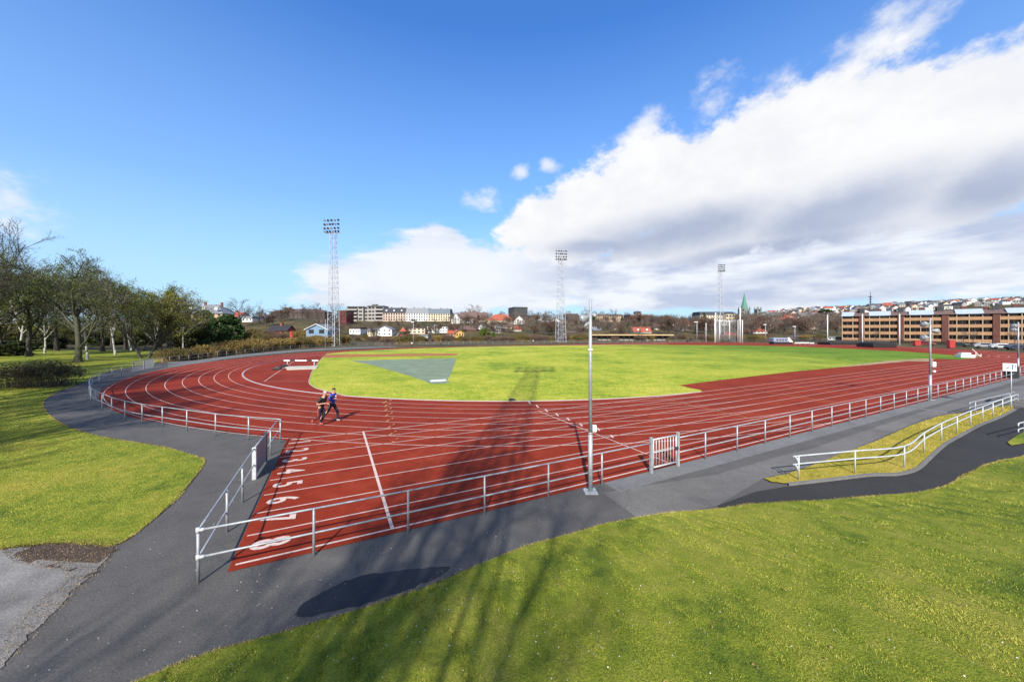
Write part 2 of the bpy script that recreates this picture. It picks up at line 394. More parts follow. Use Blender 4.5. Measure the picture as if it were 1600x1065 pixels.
# bank lawn rising to where the photographer stands
bank_d=dens(bank_w,.15)
def bank_prof(t): return .035+(.15*t if t>1 else .075*t*t+.075*t)-max(0,t-9)*.13
bn=Vector((.30,-.954)).normalized()
def build_bank():
    rg=random.Random(4); ts=[0,.12,.3,.6,1,1.6,2.4,3.4,4.6,6,7.5,9,11,14,20,30]
    E=ragged(bank_d,.03,11); n=len(E); V=[];fs=[]
    for k,t in enumerate(ts):
        for x,y in E: V.append((x+bn.x*t,y+bn.y*t,bank_prof(t)+(rg.uniform(-.02,.02) if 0<k else 0)))
    for k in range(len(ts)-1):
        for i in range(n-1): fs.append((k*n+i,(k+1)*n+i,(k+1)*n+i+1,k*n+i+1))
    mb=MB(); mb.add(V,fs); mb.build('bank_lawn',LAWN,kind='structure',smooth=True)
build_bank()
# ramp, islands and strips on the right
isl=[P(*p) for p in [(1195,749),(1230,742),(1268,729),(1320,708),(1370,690),(1420,667),(1470,650),(1520,644),(1560,636),(1583,634),(1584,640),(1560,652),(1530,664),(1500,680),(1475,694),(1452,714),(1430,733),(1400,741),(1360,742),(1300,749),(1228,757),(1205,754)]]
ramp_p=[P(*p) for p in [(1140,806),(1120,790),(1180,768),(1226,760),(1300,751.5),(1360,744.5),(1402,743.5),(1432,735),(1455,715.5),(1478,695.5),(1503,681.5),(1533,665.5),(1563,653.5),(1586,641),(1600,634),(1900,640),(1900,690),(1600,718),(1550,730),(1515,745),(1490,760),(1450,773),(1380,780),(1300,787),(1200,793)]]
MB().sheet(ramp_p,.006).build('ramp_path',A_DARK,kind='structure')
MB().sheet(ragged(dens(isl,.12,True),.02,8),.05).build('grass_island',DRYG,kind='structure')
ke=[isl[i] for i in (20,19,18,17,16,15,14,13,12,11,10)]
def offs(pts,d):
    out=[]
    for i,p in enumerate(pts):
        a=pts[max(i-1,0)]; b=pts[min(i+1,len(pts)-1)]; dx,dy=b[0]-a[0],b[1]-a[1]; l=math.hypot(dx,dy) or 1
        out.append((p[0]+dy/l*d,p[1]-dx/l*d))
    return out
kb=MB(); ke=smooth_line(ke,5); ko=offs(ke,.10)
kb.v=[(x,y,0) for x,y in ke]+[(x,y,.075) for x,y in ke]+[(x,y,.075) for x,y in ko]+[(x,y,0) for x,y in ko]; n_=len(ke)
for i in range(n_-1):
    for k in range(3): kb.f.append((k*n_+i,k*n_+i+1,(k+1)*n_+i+1,(k+1)*n_+i)); kb.m.append(0)
kb.build('kerb_strip',A_LIGHT,kind='structure')
MB().sheet([P(*p) for p in [(1600,676),(1588,682),(1574,692),(1580,697),(1600,694),(1800,690),(1800,672)]],.05).build('grass_island',LAWN,kind='structure')
rail_strip=TT(dens([(-19,-10.0),(60,-10.0)],1.0)); rail_o=TT(dens([(-19,-10.75),(60,-10.75)],1.0))
MB().strip(rail_strip,rail_o,.005).build('kerb_strip',A_LIGHT,kind='structure')
MB().strip([P(1420,634),P(1425,635.5),P(1475,642.5),P(1482,643)],[P(1420,635.2),P(1424,637),P(1474,644.3),P(1482,644.6)],.008).build('drain_channel',A_LIGHT,kind='structure')
# crumbling soil rim where lawn and asphalt meet
def rim(pts,w,z,seed):
    rg=random.Random(seed); P_=dens(pts,.10); a=[];b=[]
    o1=offs(P_,w); o2=offs(P_,-w)
    for i,p in enumerate(P_):
        k1=rg.uniform(.15,1)*(.6+.4*math.sin(i*.07+seed)); k2=rg.uniform(.2,.8)
        a.append((p[0]+(o1[i][0]-p[0])*k1,p[1]+(o1[i][1]-p[1])*k1)); b.append((p[0]+(o2[i][0]-p[0])*k2,p[1]+(o2[i][1]-p[1])*k2))
    MB().strip(a,b,z).build('soil_rim',SOIL,kind='structure')
rim(bank_w,.07,.014,1); rim(lawn_w,.07,.0135,2); rim(isl[:14],.05,.0145,3)
# seam and the dark wet patch
MB().sheet([P(*p) for p in [(942,770),(1018,757),(1120,741),(1205,716),(1270,700),(1420,650),(1500,625),(1600,600),(1750,600),(1750,640),(1600,632),(1500,640),(1440,655),(1360,690),(1266,728),(1192,747),(1120,790),(1000,812)]],.0045).build('resurfaced_path',mat_asphalt('older grey asphalt',(.120,.112,.102)),kind='structure')
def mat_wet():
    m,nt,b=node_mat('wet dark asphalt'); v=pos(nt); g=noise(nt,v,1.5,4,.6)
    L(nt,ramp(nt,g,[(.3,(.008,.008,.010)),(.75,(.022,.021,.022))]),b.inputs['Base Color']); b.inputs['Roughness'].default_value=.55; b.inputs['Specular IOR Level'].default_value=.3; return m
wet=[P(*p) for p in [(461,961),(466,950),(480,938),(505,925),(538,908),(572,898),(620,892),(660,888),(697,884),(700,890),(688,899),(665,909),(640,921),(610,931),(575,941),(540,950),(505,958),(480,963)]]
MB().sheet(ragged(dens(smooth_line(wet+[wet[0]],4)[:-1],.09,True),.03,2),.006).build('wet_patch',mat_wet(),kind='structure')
# gravel margin round the outside of the first bend
mo=[(262,565.5),(280,564.2),(295,563.6),(310,562),(340,558),(390,552.2),(430,549),(465,546.2),(500,544.4),(540,542.8),(580,541.6),(620,540.8)]
mi=[(262,573.5),(280,571.5),(295,569),(310,567),(340,562.5),(390,556.5),(430,552.5),(465,549.5),(500,547.3),(540,545.2),(580,543.6),(620,542.2)]
MB().strip([P(*p) for p in mo],[P(*p) for p in mi],.008).build('gravel_margin',A_LIGHT,kind='structure')
# ------------------------------------------------------------------ the running track
LW=1.22
out=dens([(-29.15,-9.98),(84.39,-9.98)],1.0)+arc(84.39,46.98,-90,90,70)+dens([(84.39,83.98),(0,83.98)],1.0)+arc(0,46.98,90,218.2,90)
out+=[(-29.05,.05)]
out+=dens([(-29.06,0),(-29.15,-9.9)],.8)
track=MB().sheet(TT(out),.012).build('running_track',TRACK,kind='structure')
tk=MB()   # dark edge of the surfacing at the chute
def line(mb,pts,w,z=.017):
    p=pts; a=[];b=[]
    for i,q in enumerate(p):
        s=p[max(i-1,0)]; e=p[min(i+1,len(p)-1)]; dx,dy=e[0]-s[0],e[1]-s[1]; l=math.hypot(dx,dy) or 1
        a.append((q[0]-dy/l*w/2,q[1]+dx/l*w/2)); b.append((q[0]+dy/l*w/2,q[1]-dx/l*w/2))
    mb.strip(TT(a),TT(b),z)
ln=MB()
for i in range(9):
    y=-LW*i
    line(ln,dens([(-29.05+(.0 if i else .2),y),(100,y)],1.0),.05 if 0<i<8 else .065,.0165)
    r=37+LW*i
    line(ln,arc(0,r,270,90,140),.05 if i else .07,.0195); line(ln,arc(84.39,r,-90,90,100),.05,.0195)
    line(ln,dens([(0,74+LW*i),(84.39,74+LW*i)],1.5),.05,.0195)
line(ln,[(-25.75,0.05),(-25.75,-9.8)],.09,.0225)
line(ln,[(-15.55,0.05),(-15.55,-9.7)],.055,.0225)
line(ln,dens([(-29.4,21),(-33.4,22.9)],1),.05,.0225)
line(ln,[(-33.2,22.7),(-32.7,51.8)],.07,.0225)
for i in range(8):   # start ticks ahead of the 100 m line
    for k,(a,b) in enumerate(((-15.1,-.25),(-14.8,-.45))):
        pass
for u,v in [(825.6,629),(838,635),(852,641.5),(868.6,648),(886,655),(906,664),(933,671),(954,682)]:
    a=[P(u-1.2,v-2),P(u+.6,v+.2),P(u+2.2,v+2.2)]; ln.strip(a,[(x+.10,y) for x,y in a],.0255)
ln.build('lane_lines',WHITE,track)
og=MB()
for u,v in [(601,628.2),(602.5,633.8),(602.5,640.6),(603.8,648.8),(605.6,657.3),(607.5,667.5),(610,678.3),(613,691)]:
    og.strip([P(u-3.2,v+1.6),P(u+2.2,v-1.6)],[P(u-1.2,v+1.9),P(u+3.8,v-1.3)],.0255)
for u,v in [(610,625),(608.8,631.2),(610,637.9),(611.3,645.4),(612.5,653.8),(614.6,663),(617.5,673.8),(620,685.6)]:
    og.strip([P(u-1.8,v+.9),P(u+1.4,v-.9)],[P(u-.2,v+1.2),P(u+2.8,v-.6)],.0255)
def pline(mb,a,b,w,z):
    A=P(*a);B=P(*b);n=12; pts=[(A[0]+(B[0]-A[0])*i/n,A[1]+(B[1]-A[1])*i/n) for i in range(n+1)]
    o=offs(pts,w/2);q=offs(pts,-w/2); mb.strip(o,q,z)
pline(og,(1020,620.6),(1238,668),.05,.0255); pline(og,(1159,607),(1302,628.5),.05,.0255)
og.build('lane_lines',ORANGE,track)
# lane numbers, read by a runner standing behind the blocks
def number(ch,x,y,hgt):
    cu=bpy.data.curves.new('lane_number','FONT'); cu.body=ch; cu.size=1; cu.offset=.022; cu.align_x='CENTER'; cu.resolution_u=6
    to=bpy.data.objects.new('tmp',cu); me=bpy.data.meshes.new_from_object(to); bpy.data.objects.remove(to)
    vs=np.array([v.co[:] for v in me.vertices]); mn,mx=vs.min(0),vs.max(0)
    for v in me.vertices:
        q=(v.co.y-mn[1])/(mx[1]-mn[1])*hgt; w=(v.co.x-(mn[0]+mx[0])/2)*.86
        X,Y=T(x+q,y-w); v.co=(X,Y,.0285)
    me.materials.clear(); me.materials.append(WHITE)
    o=link('lane_number',me,track); return o
for i in range(8): number(str(i+1),-28.9,-.61-LW*i,.86)
# turf inside the track
inf_p=[P(*p) for p in [(510,553.4),(509,552.6),(520,551.6),(545,549.2),(600,546.3),(687,543),(774,541),(860,539.6),(1000,538.6),(1165,539.6),(1235,541),(1300,543.6),(1390,547.7),(1450,551.8),(1485,554.6),(1503,557)]]
near=[(84.2,.15)]+dens([(84.2,.15),(65,.15)],1.0)
worn=[P(*p) for p in [(1453,567.2)]]
strip_top=[P(*p) for p in [(1460,560.5),(1420,564.0),(1360,569.5),(1300,575),(1240,580.5),(1140,592.2),(1061,602.2)]]
wedge=[P(*p) for p in [(1075,605.5),(1093,609.2),(1098,611.5)]]
bendk=arc(0,36.93,270,218,70)
bk=[p for p in bendk if p[0]>-26.5]
dz=smooth_line([TT([bk[-1]])[0],P(500,608.8),P(489,604.3),P(482.2,598),P(483.5,591),P(487.5,580),P(497,566),P(505,557)],5)
inf_poly=inf_p[:]+TT([(84.0,.3),(78,.3),(70,.3)])+strip_top+wedge+TT([(0,.07)])+TT(bk)+dz[1:]
infield=MB().sheet(inf_poly,.03).build('infield_turf',INF,kind='structure')
kb=MB()
def kerb(pts,w,h,mb):
    o=offs(pts,w); n=len(pts); b=len(mb.v)
    mb.v+=[(x,y,.005) for x,y in pts]+[(x,y,h) for x,y in pts]+[(x,y,h) for x,y in o]+[(x,y,.005) for x,y in o]
    for i in range(n-1):
        for k in range(3): mb.f.append((b+k*n+i,b+k*n+i+1,b+(k+1)*n+i+1,b+(k+1)*n+i)); mb.m.append(0)
kerb(TT([(-1,.03)]+bk),.06,.05,kb); kerb(dz,.06,.05,kb)
kerb(TT(dens([(0,73.95),(84.39,73.95)],2)),.09,.055,kb)
kb.build('track_kerb',mat_line('kerb white',(.42,.38,.33)),kind='structure')
kb=MB(); kerb(TT(arc(0,36.93,223,100,90)),.055,.05,kb); kb.build('track_kerb',mat_line('kerb grey violet',(.36,.33,.37)),kind='structure')
# worn ends, runway, sector
SECT=M('grey shot sector grit',(.15,.195,.12),.9,0,.25,.6,bmp=.3)
MB().sheet(ragged(dens([P(*p) for p in [(548,563.2),(600,562.2),(714,559.8),(711,567),(706,580),(701,592),(697,595.5),(706,596.5),(698,599),(680,600),(668,598.5),(664,596),(645,589),(615,580),(585,571.5)]],.4,True),.05,5),.036).build('throwing_sector',SECT,kind='structure')
MB().sheet([P(*p) for p in [(508,554.0),(600,553.4),(700,552.0),(716,552.6),(714,555.2),(640,556.6),(560,557.6),(505,559.2)]],.037).build('runway',M('orange runway',(.30,.10,.018),.85,0,.2,.5),kind='structure')
MB().sheet(ragged(dens([P(*p) for p in [(1300,575),(1340,569.5),(1385,564),(1430,561),(1460,560),(1458,565),(1420,564.5),(1360,570)]],.5,True),.1,5),.036).build('worn_turf',M('worn pale turf',(.30,.20,.10),.9,0,.35,.4),kind='structure')
# ------------------------------------------------------------------ railings, gates, poles
GALV=M('galvanised steel',(.34,.36,.38),.5,.35,.22,6); GALVD=M('weathered galvanised steel',(.24,.25,.27),.55,.3,.25,6)
PALE=M('pale painted steel',(.43,.45,.455),.5,.1,.15,5); DARKS=M('dark steel',(.05,.052,.058),.5,.3,.2,5)
WPAINT=M('white paint',(.72,.72,.70),.5,0,.1,4); BLACK=M('black rubber sheet',(.012,.012,.014),.6,0,.3,3); CLAMP=M('bright tube clamp',(.55,.57,.58),.45,.3,.12,9)
def railing(label,pts,posts,group='steel railings round the track',hs=(1.07,.52),pr=.029,rr=.023,mat=None,end_clamp=False,cat='railing'):
    mat=mat or GALV
    o=posts[0]; t=thing('railing',label,cat,(o[0],o[1],0),0,group)
    lp=[(x-o[0],y-o[1]) for x,y in pts]
    for h,nm in zip(hs,('top_rail','middle_rail','bottom_rail')):
        MB().tube([(x,y,h) for x,y in lp],rr,6).build(nm,mat,t,smooth=True)
    for x,y in posts:
        m=MB(); m.tube([(x-o[0],y-o[1],0),(x-o[0],y-o[1],hs[0]+.005)],pr,6)
        m.build('post',mat,t,smooth=True)
    if end_clamp:
        dl=max(.1,math.hypot(*lp[1]))
        for h in hs:
            m=MB(); m.tube([(0,0,h-.055),(0,0,h+.055)],pr+.012,8); m.build('clamp',CLAMP,t,smooth=True)
            m=MB(); m.tube([(lp[1][0]*.03/dl,lp[1][1]*.03/dl,h),(lp[1][0]*.11/dl,lp[1][1]*.11/dl,h)],rr+.012,8); m.build('rail_socket',CLAMP,t,smooth=True)
    return t
FY=-10.12
sx=[-29.6,-27.52,-25.42,-23.34,-21.25,-19.17]
near_pts=TT(dens([(-29.6,FY),(-16.9,FY)],1.0)); railing('grey two rail steel fence along the chute from the near corner to the barred gate',near_pts,TT([(x,FY) for x in sx]),end_clamp=True)
sx=[-13.9+2.085*i for i in range(0,38)]
railing('long grey two rail steel fence running right from the barred gate along the home straight',TT(dens([(-15.5,FY),(sx[-1],FY)],1.0)),TT([(x,FY) for x in sx]))
lx=-29.55
railing('short grey steel fence across the chute end between corner post and solid gate',TT(dens([(lx-.05,-10.1),(lx,-4.5)],.8)),TT([(lx,-8.1),(lx,-6.35)]))
railing('short grey steel fence piece between solid gate and the curved fence',TT([(lx+.1,-2.75),(lx+.2,-.3)]),TT([(lx+.13,-1.95)]))
cf=[(142,629),(149,635),(159.4,640.5),(174.4,648.3),(195,655.5),(222,661.8),(253.7,667.3),(292,673.4),(336.7,681),(388.4,687),(438,691.5)]
up=[(139.5,622),(139.8,614),(144,607),(155,600.5),(175,590.5),(190,586),(207,581.5)]
cw=[P(*p) for p in cf]; uw=[P(*p) for p in up]
railing('curved grey steel fence bending round the near side of the first bend',smooth_line(cw[::-1]+uw,4),cw[::-1]+uw)
far_l=[(241,574.5),(253,571),(265,568),(280,566),(295,564.5),(310,563),(325,560.6),(340,558.6),(354,557),(369,555.4),(383,553.6),(397,552.4),(412,550.8),(426,549.6),(440,548.4),(454,547.4),(468,546.4),(481,545.6),(494,544.9),(508,544.1),(521,543.6),(534,543.1),(547,542.6),(560,542.1),(573,541.7),(586,541.2)]
fw=[P(*p) for p in far_l]; railing('weathered steel fence curving along the tan scrub outside the first bend',fw,fw,mat=GALVD)
far_b=[P(u,541.2+(u-586)*(-.0165 if u<850 else 0)+(0 if u<850 else -4.36-(u-850)*.0055)) for u in np.arange(586,1110,11.5)]
railing('pale steel fence along the far straight in front of the houses',far_b,far_b,mat=GALV)
far_r=[P(u,534.6+max(0,u-1200)*.004+max(0,u-1390)*.040) for u in np.arange(1120,1660,10)]
FR=railing('dark low fence round the far right bend before the brick flats',far_r,far_r,mat=DARKS,hs=(1.25,.65))
def pickets():
    m=MB()
    for a,b in zip(far_r[:-1],far_r[1:]):
        n=max(2,int(math.hypot(b[0]-a[0],b[1]-a[1])/.22))
        for i in range(n): x=a[0]+(b[0]-a[0])*i/n; y=a[1]+(b[1]-a[1])*i/n; m.tube([(x-far_r[0][0],y-far_r[0][1],.08),(x-far_r[0][0],y-far_r[0][1],1.22)],.05,3,cap=False)
    m.build('picket_mesh',DARKS,FR)
pickets()
# barred white gate by the pole
def barred_gate():
    a=T(-16.9,FY); b=T(-15.5,FY); dx,dy=b[0]-a[0],b[1]-a[1]; w=math.hypot(dx,dy); rz=math.atan2(dy,dx)
    t=thing('gate','white steel gate of upright bars in the fence right of the near light pole','gate',(a[0],a[1],0),rz)
    for x in (0.0,w): 
        m=MB(); m.box(x-.045,-.05,0,x+.045,.05,1.28); m.build('gate_post',GALV,t,bev=.008)
    f=MB(); f.tube([(.1,0,.16),(.1,0,1.20)],.03,6).tube([(w-.1,0,.16),(w-.1,0,1.20)],.03,6).tube([(.1,0,.18),(w-.1,0,.18)],.026,6).tube([(.1,0,1.18),(w-.1,0,1.18)],.03,6).tube([(.1,.02,.70),(w-.1,.02,.70)],.018,6)
    f.build('frame',PALE,t,smooth=True)
    for k in range(7):
        x=.1+(w-.2)*(k+1)/8; MB().tube([(x,0,.2),(x,0,1.17)],.014,6).build('bar',PALE,t,smooth=True)
    h=MB(); h.box(w-.16,-.07,.66,w-.05,.07,.76); h.build('latch',DARKS,t)
barred_gate()
def solid_gate(a,b,label,mat,h=1.08,posts=2):
    dx,dy=b[0]-a[0],b[1]-a[1]; w=math.hypot(dx,dy); rz=math.atan2(dy,dx)
    t=thing('gate',label,'gate',(a[0],a[1],0),rz)
    p=MB().box(.05,-.02,.12,w-.05,.02,h); p.build('panel',mat,t)
    f=MB().tube([(.04,0,.10),(.04,0,h)],.03,6).tube([(w-.04,0,.10),(w-.04,0,h)],.03,6).tube([(.04,0,h),(w-.04,0,h)],.03,6).tube([(.04,0,.10),(w-.04,0,.10)],.025,6); f.build('frame',GALV,t,smooth=True)
    m=MB().box(-.07,-.06,0,.0,.06,h+.02); m.build('gate_post',CLAMP,t,bev=.01)
    m=MB().box(w,-.05,0,w+.07,.05,h+.10); m.build('gate_post',DARKS,t,bev=.01)
    return t
solid_gate(T(lx,-4.5),T(lx+.08,-2.8),'solid grey sheet gate in the short fence at the chute end',M('blue grey sheet steel',(.17,.18,.21),.5,.2,.12,2))
def mesh_gate():
    a=P(208,581.5); b=P(240.5,575); dx,dy=b[0]-a[0],b[1]-a[1]; w=math.hypot(dx,dy); rz=math.atan2(dy,dx)
    t=thing('gate','pair of grey mesh gates in the curved fence below the birch trees','gate',(a[0],a[1],0),rz)
    for i in range(2):
        x0=i*w/2+.05; x1=(i+1)*w/2-.05
        f=MB().tube([(x0,0,.1),(x0,0,1.3)],.04,5).tube([(x1,0,.1),(x1,0,1.3)],.04,5).tube([(x0,0,1.3),(x1,0,1.3)],.04,5).tube([(x0,0,.12),(x1,0,.12)],.03,5); lf=f.build('gate_leaf',GALVD,t)
        b_=MB()
        for k in range(1,22 if i else 12): x=x0+(x1-x0)*k/(22 if i else 12); b_.tube([(x,0,.12),(x,0,1.28)],.018,4)
        b_.build('mesh_panel',GALVD,lf)
mesh_gate()
# light poles
def horn(L_=.55,r0=.09,r1=.25):
    m=MB(); m.lathe([(r0*.6,0),(r0,.03),(r0*1.15,.14),(r1*.85,.30),(r1,.44),(r1,L_),(r1*.92,L_+.01),(r1*.88,L_-.05)],14); return m
LENS=M('frosted lamp cover',(.45,.47,.47),.35,0,.3,9)
HOUS=M('pale grey lamp housing',(.27,.285,.29),.4,.2,.25,14)
def lamp(parent,loc,az,tilt,s=1.0):
    "lamp housing pointing to compass direction az, tilted down"
    o=horn().build('floodlight',HOUS,parent,smooth=True)
    d=Vector((math.sin(R(az))*math.cos(R(tilt)),math.cos(R(az))*math.cos(R(tilt)),-math.sin(R(tilt))))
    o.rotation_euler=d.to_track_quat('Z','Y').to_euler(); o.location=loc; o.scale=(s,s,s)
    MB().lathe([(.225,.505),(.225,.525),(.15,.57),(0.02,.585)],14).build('lamp_cover',LENS,o,smooth=True)
    return o
def light_pole(label,u,vb,vt,lamps,r=(.070,.049),boxes=(),plate=.22,group='steel light poles'):
    X,Y=P(u,vb); h=ZV(vt,Y); t=thing('light_pole',label,'light pole',(X,Y,0),0,group)
    p=MB(); p.tube([(0,0,.02),(0,0,h*.30)],r[0],12).tube([(0,0,h*.30),(0,0,h*.31)],r[0],12,r[1]+.01).tube([(0,0,h*.31),(0,0,h)],r[1]+.01,12,r[1]); p.build('pole',GALV,t,smooth=True)
    b=MB().box(-plate,-plate,0,plate,plate,.025)
    for sx_ in (-1,1):
        for sy_ in (-1,1): b.lathe([(.022,.025),(.022,.06)],6,(sx_*plate*.75,sy_*plate*.75,0))
    b.build('base_plate',GALV,t)
    for (dx,z,az,tilt,s) in lamps:
        a=MB().tube([(0,0,z),(dx,-.02,z)],.022,6); a.build('bracket',GALV,t,smooth=True)
        lamp(t,(dx,-.02,z),az,tilt,s)
    for (z,w,hh,dx) in boxes:
        MB().box(dx-w/2,-.17,z-hh/2,dx+w/2,-.05,z+hh/2).build('control_box',WPAINT,t,bev=.01)
    return t,h,Y
t_,h_,Y_=light_pole('tall grey steel light pole with square base plate beside the near fence',922.5,768,467,[(-.05,5.55,-100,20,.56),(.04,5.62,75,25,.26),(-.04,5.36,-50,35,.36)],boxes=((2.04,.12,.20,.10),),plate=.20)
MB().tube([(0,0,4.46),(0,0,4.52)],.075,12).build('white_band',WPAINT,t_,smooth=True)
MB().tube([(0,-.05,h_-.35),(-.18,-.1,h_-.38),(-.2,-.1,h_-.25)],.012,5).build('hook',GALV,t_)
t_,h_,Y_=light_pole('grey light pole with three lamps beside the fence on the right',1453.5,624.5,497,[(-.10,5.55,-88,5,.85),(.10,5.05,85,5,.75),(-.10,4.55,-88,2,.85)],r=(.08,.053),boxes=((2.6,.25,.35,.12),(2.1,.16,.14,.14)),plate=.18)
light_pole('grey light pole with two lamps at the right edge beyond the sign',1591,584.5,503,[(-.12,5.6,-88,8,1.0),(-.12,5.1,-88,2,1.0)],r=(.08,.06),plate=.2)
def slim_pole(label,u,vb,vt,r=.14,Y=None,mat=None,name='flag_pole',cat='pole',head=0):
    X,Yp=P(u,vb)
    if Y: Yp=Y; X=XU(u,Y)
    z0=FZ(X,Yp); h=ZV(vt,Yp)-z0
    t=thing(name,label,cat,(X,Yp,z0),0,'slender poles beyond the field')
    MB().tube([(0,0,0),(0,0,h)],r,8,r*.75).build('shaft',mat or WPAINT,t,smooth=True)
    if head: MB().box(-head,-.3,h-.1,.2,.3,h+.15).build('lamp_head',WPAINT,t)
    else: MB().lathe([(r*.75,h),(r*1.1,h+.08),(r*.4,h+.25)],8).build('cap',GALV,t,smooth=True)
slim_pole('white slender pole beside the long black mat, left of the brick flats',1293,534.5,492,.2)
slim_pole('white slender pole in front of the first brick stair tower',1347.5,538.3,491,.19)
slim_pole('white slender pole in front of the second brick stair tower',1405.5,539.5,491,.17)
slim_pole('thin grey pole in the tan scrub left of the left floodlight mast',508.5,543,500,.10,mat=GALV)
slim_pole('grey street lamp left of the throwing cage before dark trees',1089,534,503,.16,mat=GALV,name='street_lamp',cat='street lamp',head=1.2)
slim_pole('small grey street lamp right of the throwing cage below the cathedral',1196,534,507,.12,mat=GALV,name='street_lamp',cat='street lamp',head=.9)
slim_pole('small white lamp beside the low blue building',1242,534,510,.12,mat=GALV,name='street_lamp',cat='street lamp',head=.9)
slim_pole('thin grey pole standing before the white gabled house',646,541,503,.09,mat=GALV,name='street_lamp',cat='street lamp',head=.6)
# floodlight masts
LAT=M('mast steel',(.42,.44,.48),.5,.3,.15,2)
def mast(label,X,Y,z0,h,fan=False,wb=2.5,wt=1.35,rz=0):
    thin=.55 if Y<0 else 1
    t=thing('floodlight_mast',label,'floodlight mast',(X,Y,z0),rz,'lattice floodlight masts')
    hb=h-4.2
    for sx_ in (-1,1):
        for sy_ in (-1,1): MB().tube([(sx_*wb/2,sy_*wb/2,0),(sx_*wt/2,sy_*wt/2,hb)],.10*thin,5,.07*thin).build('leg',LAT,t)
    br=MB(); n=22; zs=[hb*(1-(1-i/n)**1.05) for i in range(n+1)]
    def w(z): return (wb+(wt-wb)*z/hb)/2
    for i in range(n):
        a,b=w(zs[i]),w(zs[i+1]); s=1 if i%2 else -1
        for q in range(4):
            c_,s_=[(1,0),(0,1),(-1,0),(0,-1)][q]
            def rot(x,y,z): return (c_*x-s_*y,s_*x+c_*y,z)
            br.tube([rot(-a*s,-a,zs[i]),rot(b*s,-b,zs[i+1])],.042*thin,3,cap=False); br.tube([rot(-a,-a,zs[i]),rot(a,-a,zs[i])],.035,3,cap=False)
    br.build('lattice_bracing',LAT,t)
    MB().box(-.28,-.05,0,-.22,.05,hb).box(.22,-.05,0,.28,.05,hb).build('ladder',LAT,t)
    pf=MB().box(-2.3,-.55,hb,2.3,-.25,hb+.12).box(-2.3,.25,hb,2.3,.4,hb+.12)
    for x in (-2.25,-1.1,0,1.1,2.25): pf.tube([(x,-.5,hb),(x,-.5,hb+3.9)],.05,4)
    for z in (1.3,2.5,3.8): pf.tube([(-2.4,-.5,hb+z),(2.4,-.5,hb+z)],.05,4)
    pf.build('lamp_rack',LAT,t)
    rows=[(.5,6),(1.5,5),(2.7,6),(3.9,5)]
    for z,k in rows:
        for i in range(k):
            x=-2.3+4.6*i/(k-1); a=180+(x*12 if fan else 15+x*6)
            o=MB().lathe([(.10,0),(.16,.06),(.30,.28),(.36,.42),(.36,.47),(.3,.44)],8).build('floodlight',DARKS if (i+int(z))%3 else HOUS,t,smooth=True)
            d=Vector((math.sin(R(a)),math.cos(R(a)),-.55)).normalized(); o.rotation_euler=d.to_track_quat('Z','Y').to_euler(); o.location=(x,-.55,hb+z)
    return t
def mast_at(label,u,Y,vt,**k):
    X=XU(u,Y); z=FZ(X,Y); return mast(label,X,Y,z,ZV(vt,Y)-z,**k)
mast_at('leftmost tall lattice floodlight mast behind the tan scrub',521,108,343,rz=-.15)
mast_at('middle tall lattice floodlight mast with fanned lamps beyond the far straight',876,150,391,fan=True,rz=.2,wb=3.6,wt=1.6)
mast_at('right tall lattice floodlight mast behind the throwing cage',1125.5,205,413,fan=True,rz=.3,wb=3.0,wt=1.7)
mast('lattice floodlight mast standing on the bank behind the viewer, casting the long shadow',-3.0,-6.0,1.0,38.6,rz=.1,wb=2.2)
# throwing cage
def cage():
    Y=137.0; X=XU(1138,Y); t=thing('throwing_cage','tall white framed throwing cage with nets at the far end of the turf','throwing cage',(X,Y,0))
    def px(u): return XU(u,Y)-X
    for u,vt,dy,r in [(1112,504,4,.09),(1115.6,488.7,-1,.16),(1119,498,1,.14),(1123.8,500,3,.14),(1136,499,5,.12),(1150,500,4,.12),(1153.8,481,-1,.16),(1155.5,500,1,.12),(1160,500,0,.15)]:
        MB().tube([(px(u),dy,0),(px(u),dy,ZV(vt,Y))],r,6).build('cage_post',WPAINT,t,smooth=True)
    zt=ZV(500.2,Y); f=MB().tube([(px(1123.8),3,zt),(px(1136),5,zt),(px(1150),4,zt),(px(1160),0,zt)],.10,5).tube([(px(1115.6),-1,zt),(px(1119),1,zt),(px(1123.8),3,zt)],.08,5); f.build('top_frame',WPAINT,t)
    net=MB(); line_=[(px(1115.6),-1),(px(1119),1),(px(1123.8),3),(px(1136),5),(px(1150),4),(px(1155.5),1),(px(1160),0)]
    for (x0,y0),(x1,y1) in zip(line_[:-1],line_[1:]):
        n=max(2,int(math.hypot(x1-x0,y1-y0)/.45))
        for i in range(n): x=x0+(x1-x0)*i/n; y=y0+(y1-y0)*i/n; net.tube([(x,y,.1),(x,y,zt)],.022,3,cap=False)
        for k in range(1,18): z=zt*k/18; net.tube([(x0,y0,z),(x1,y1,z)],.018,3,cap=False)
    net.build('net',M('grey net cord',(.5,.52,.52),.8,0,.1,3),t)
cage()
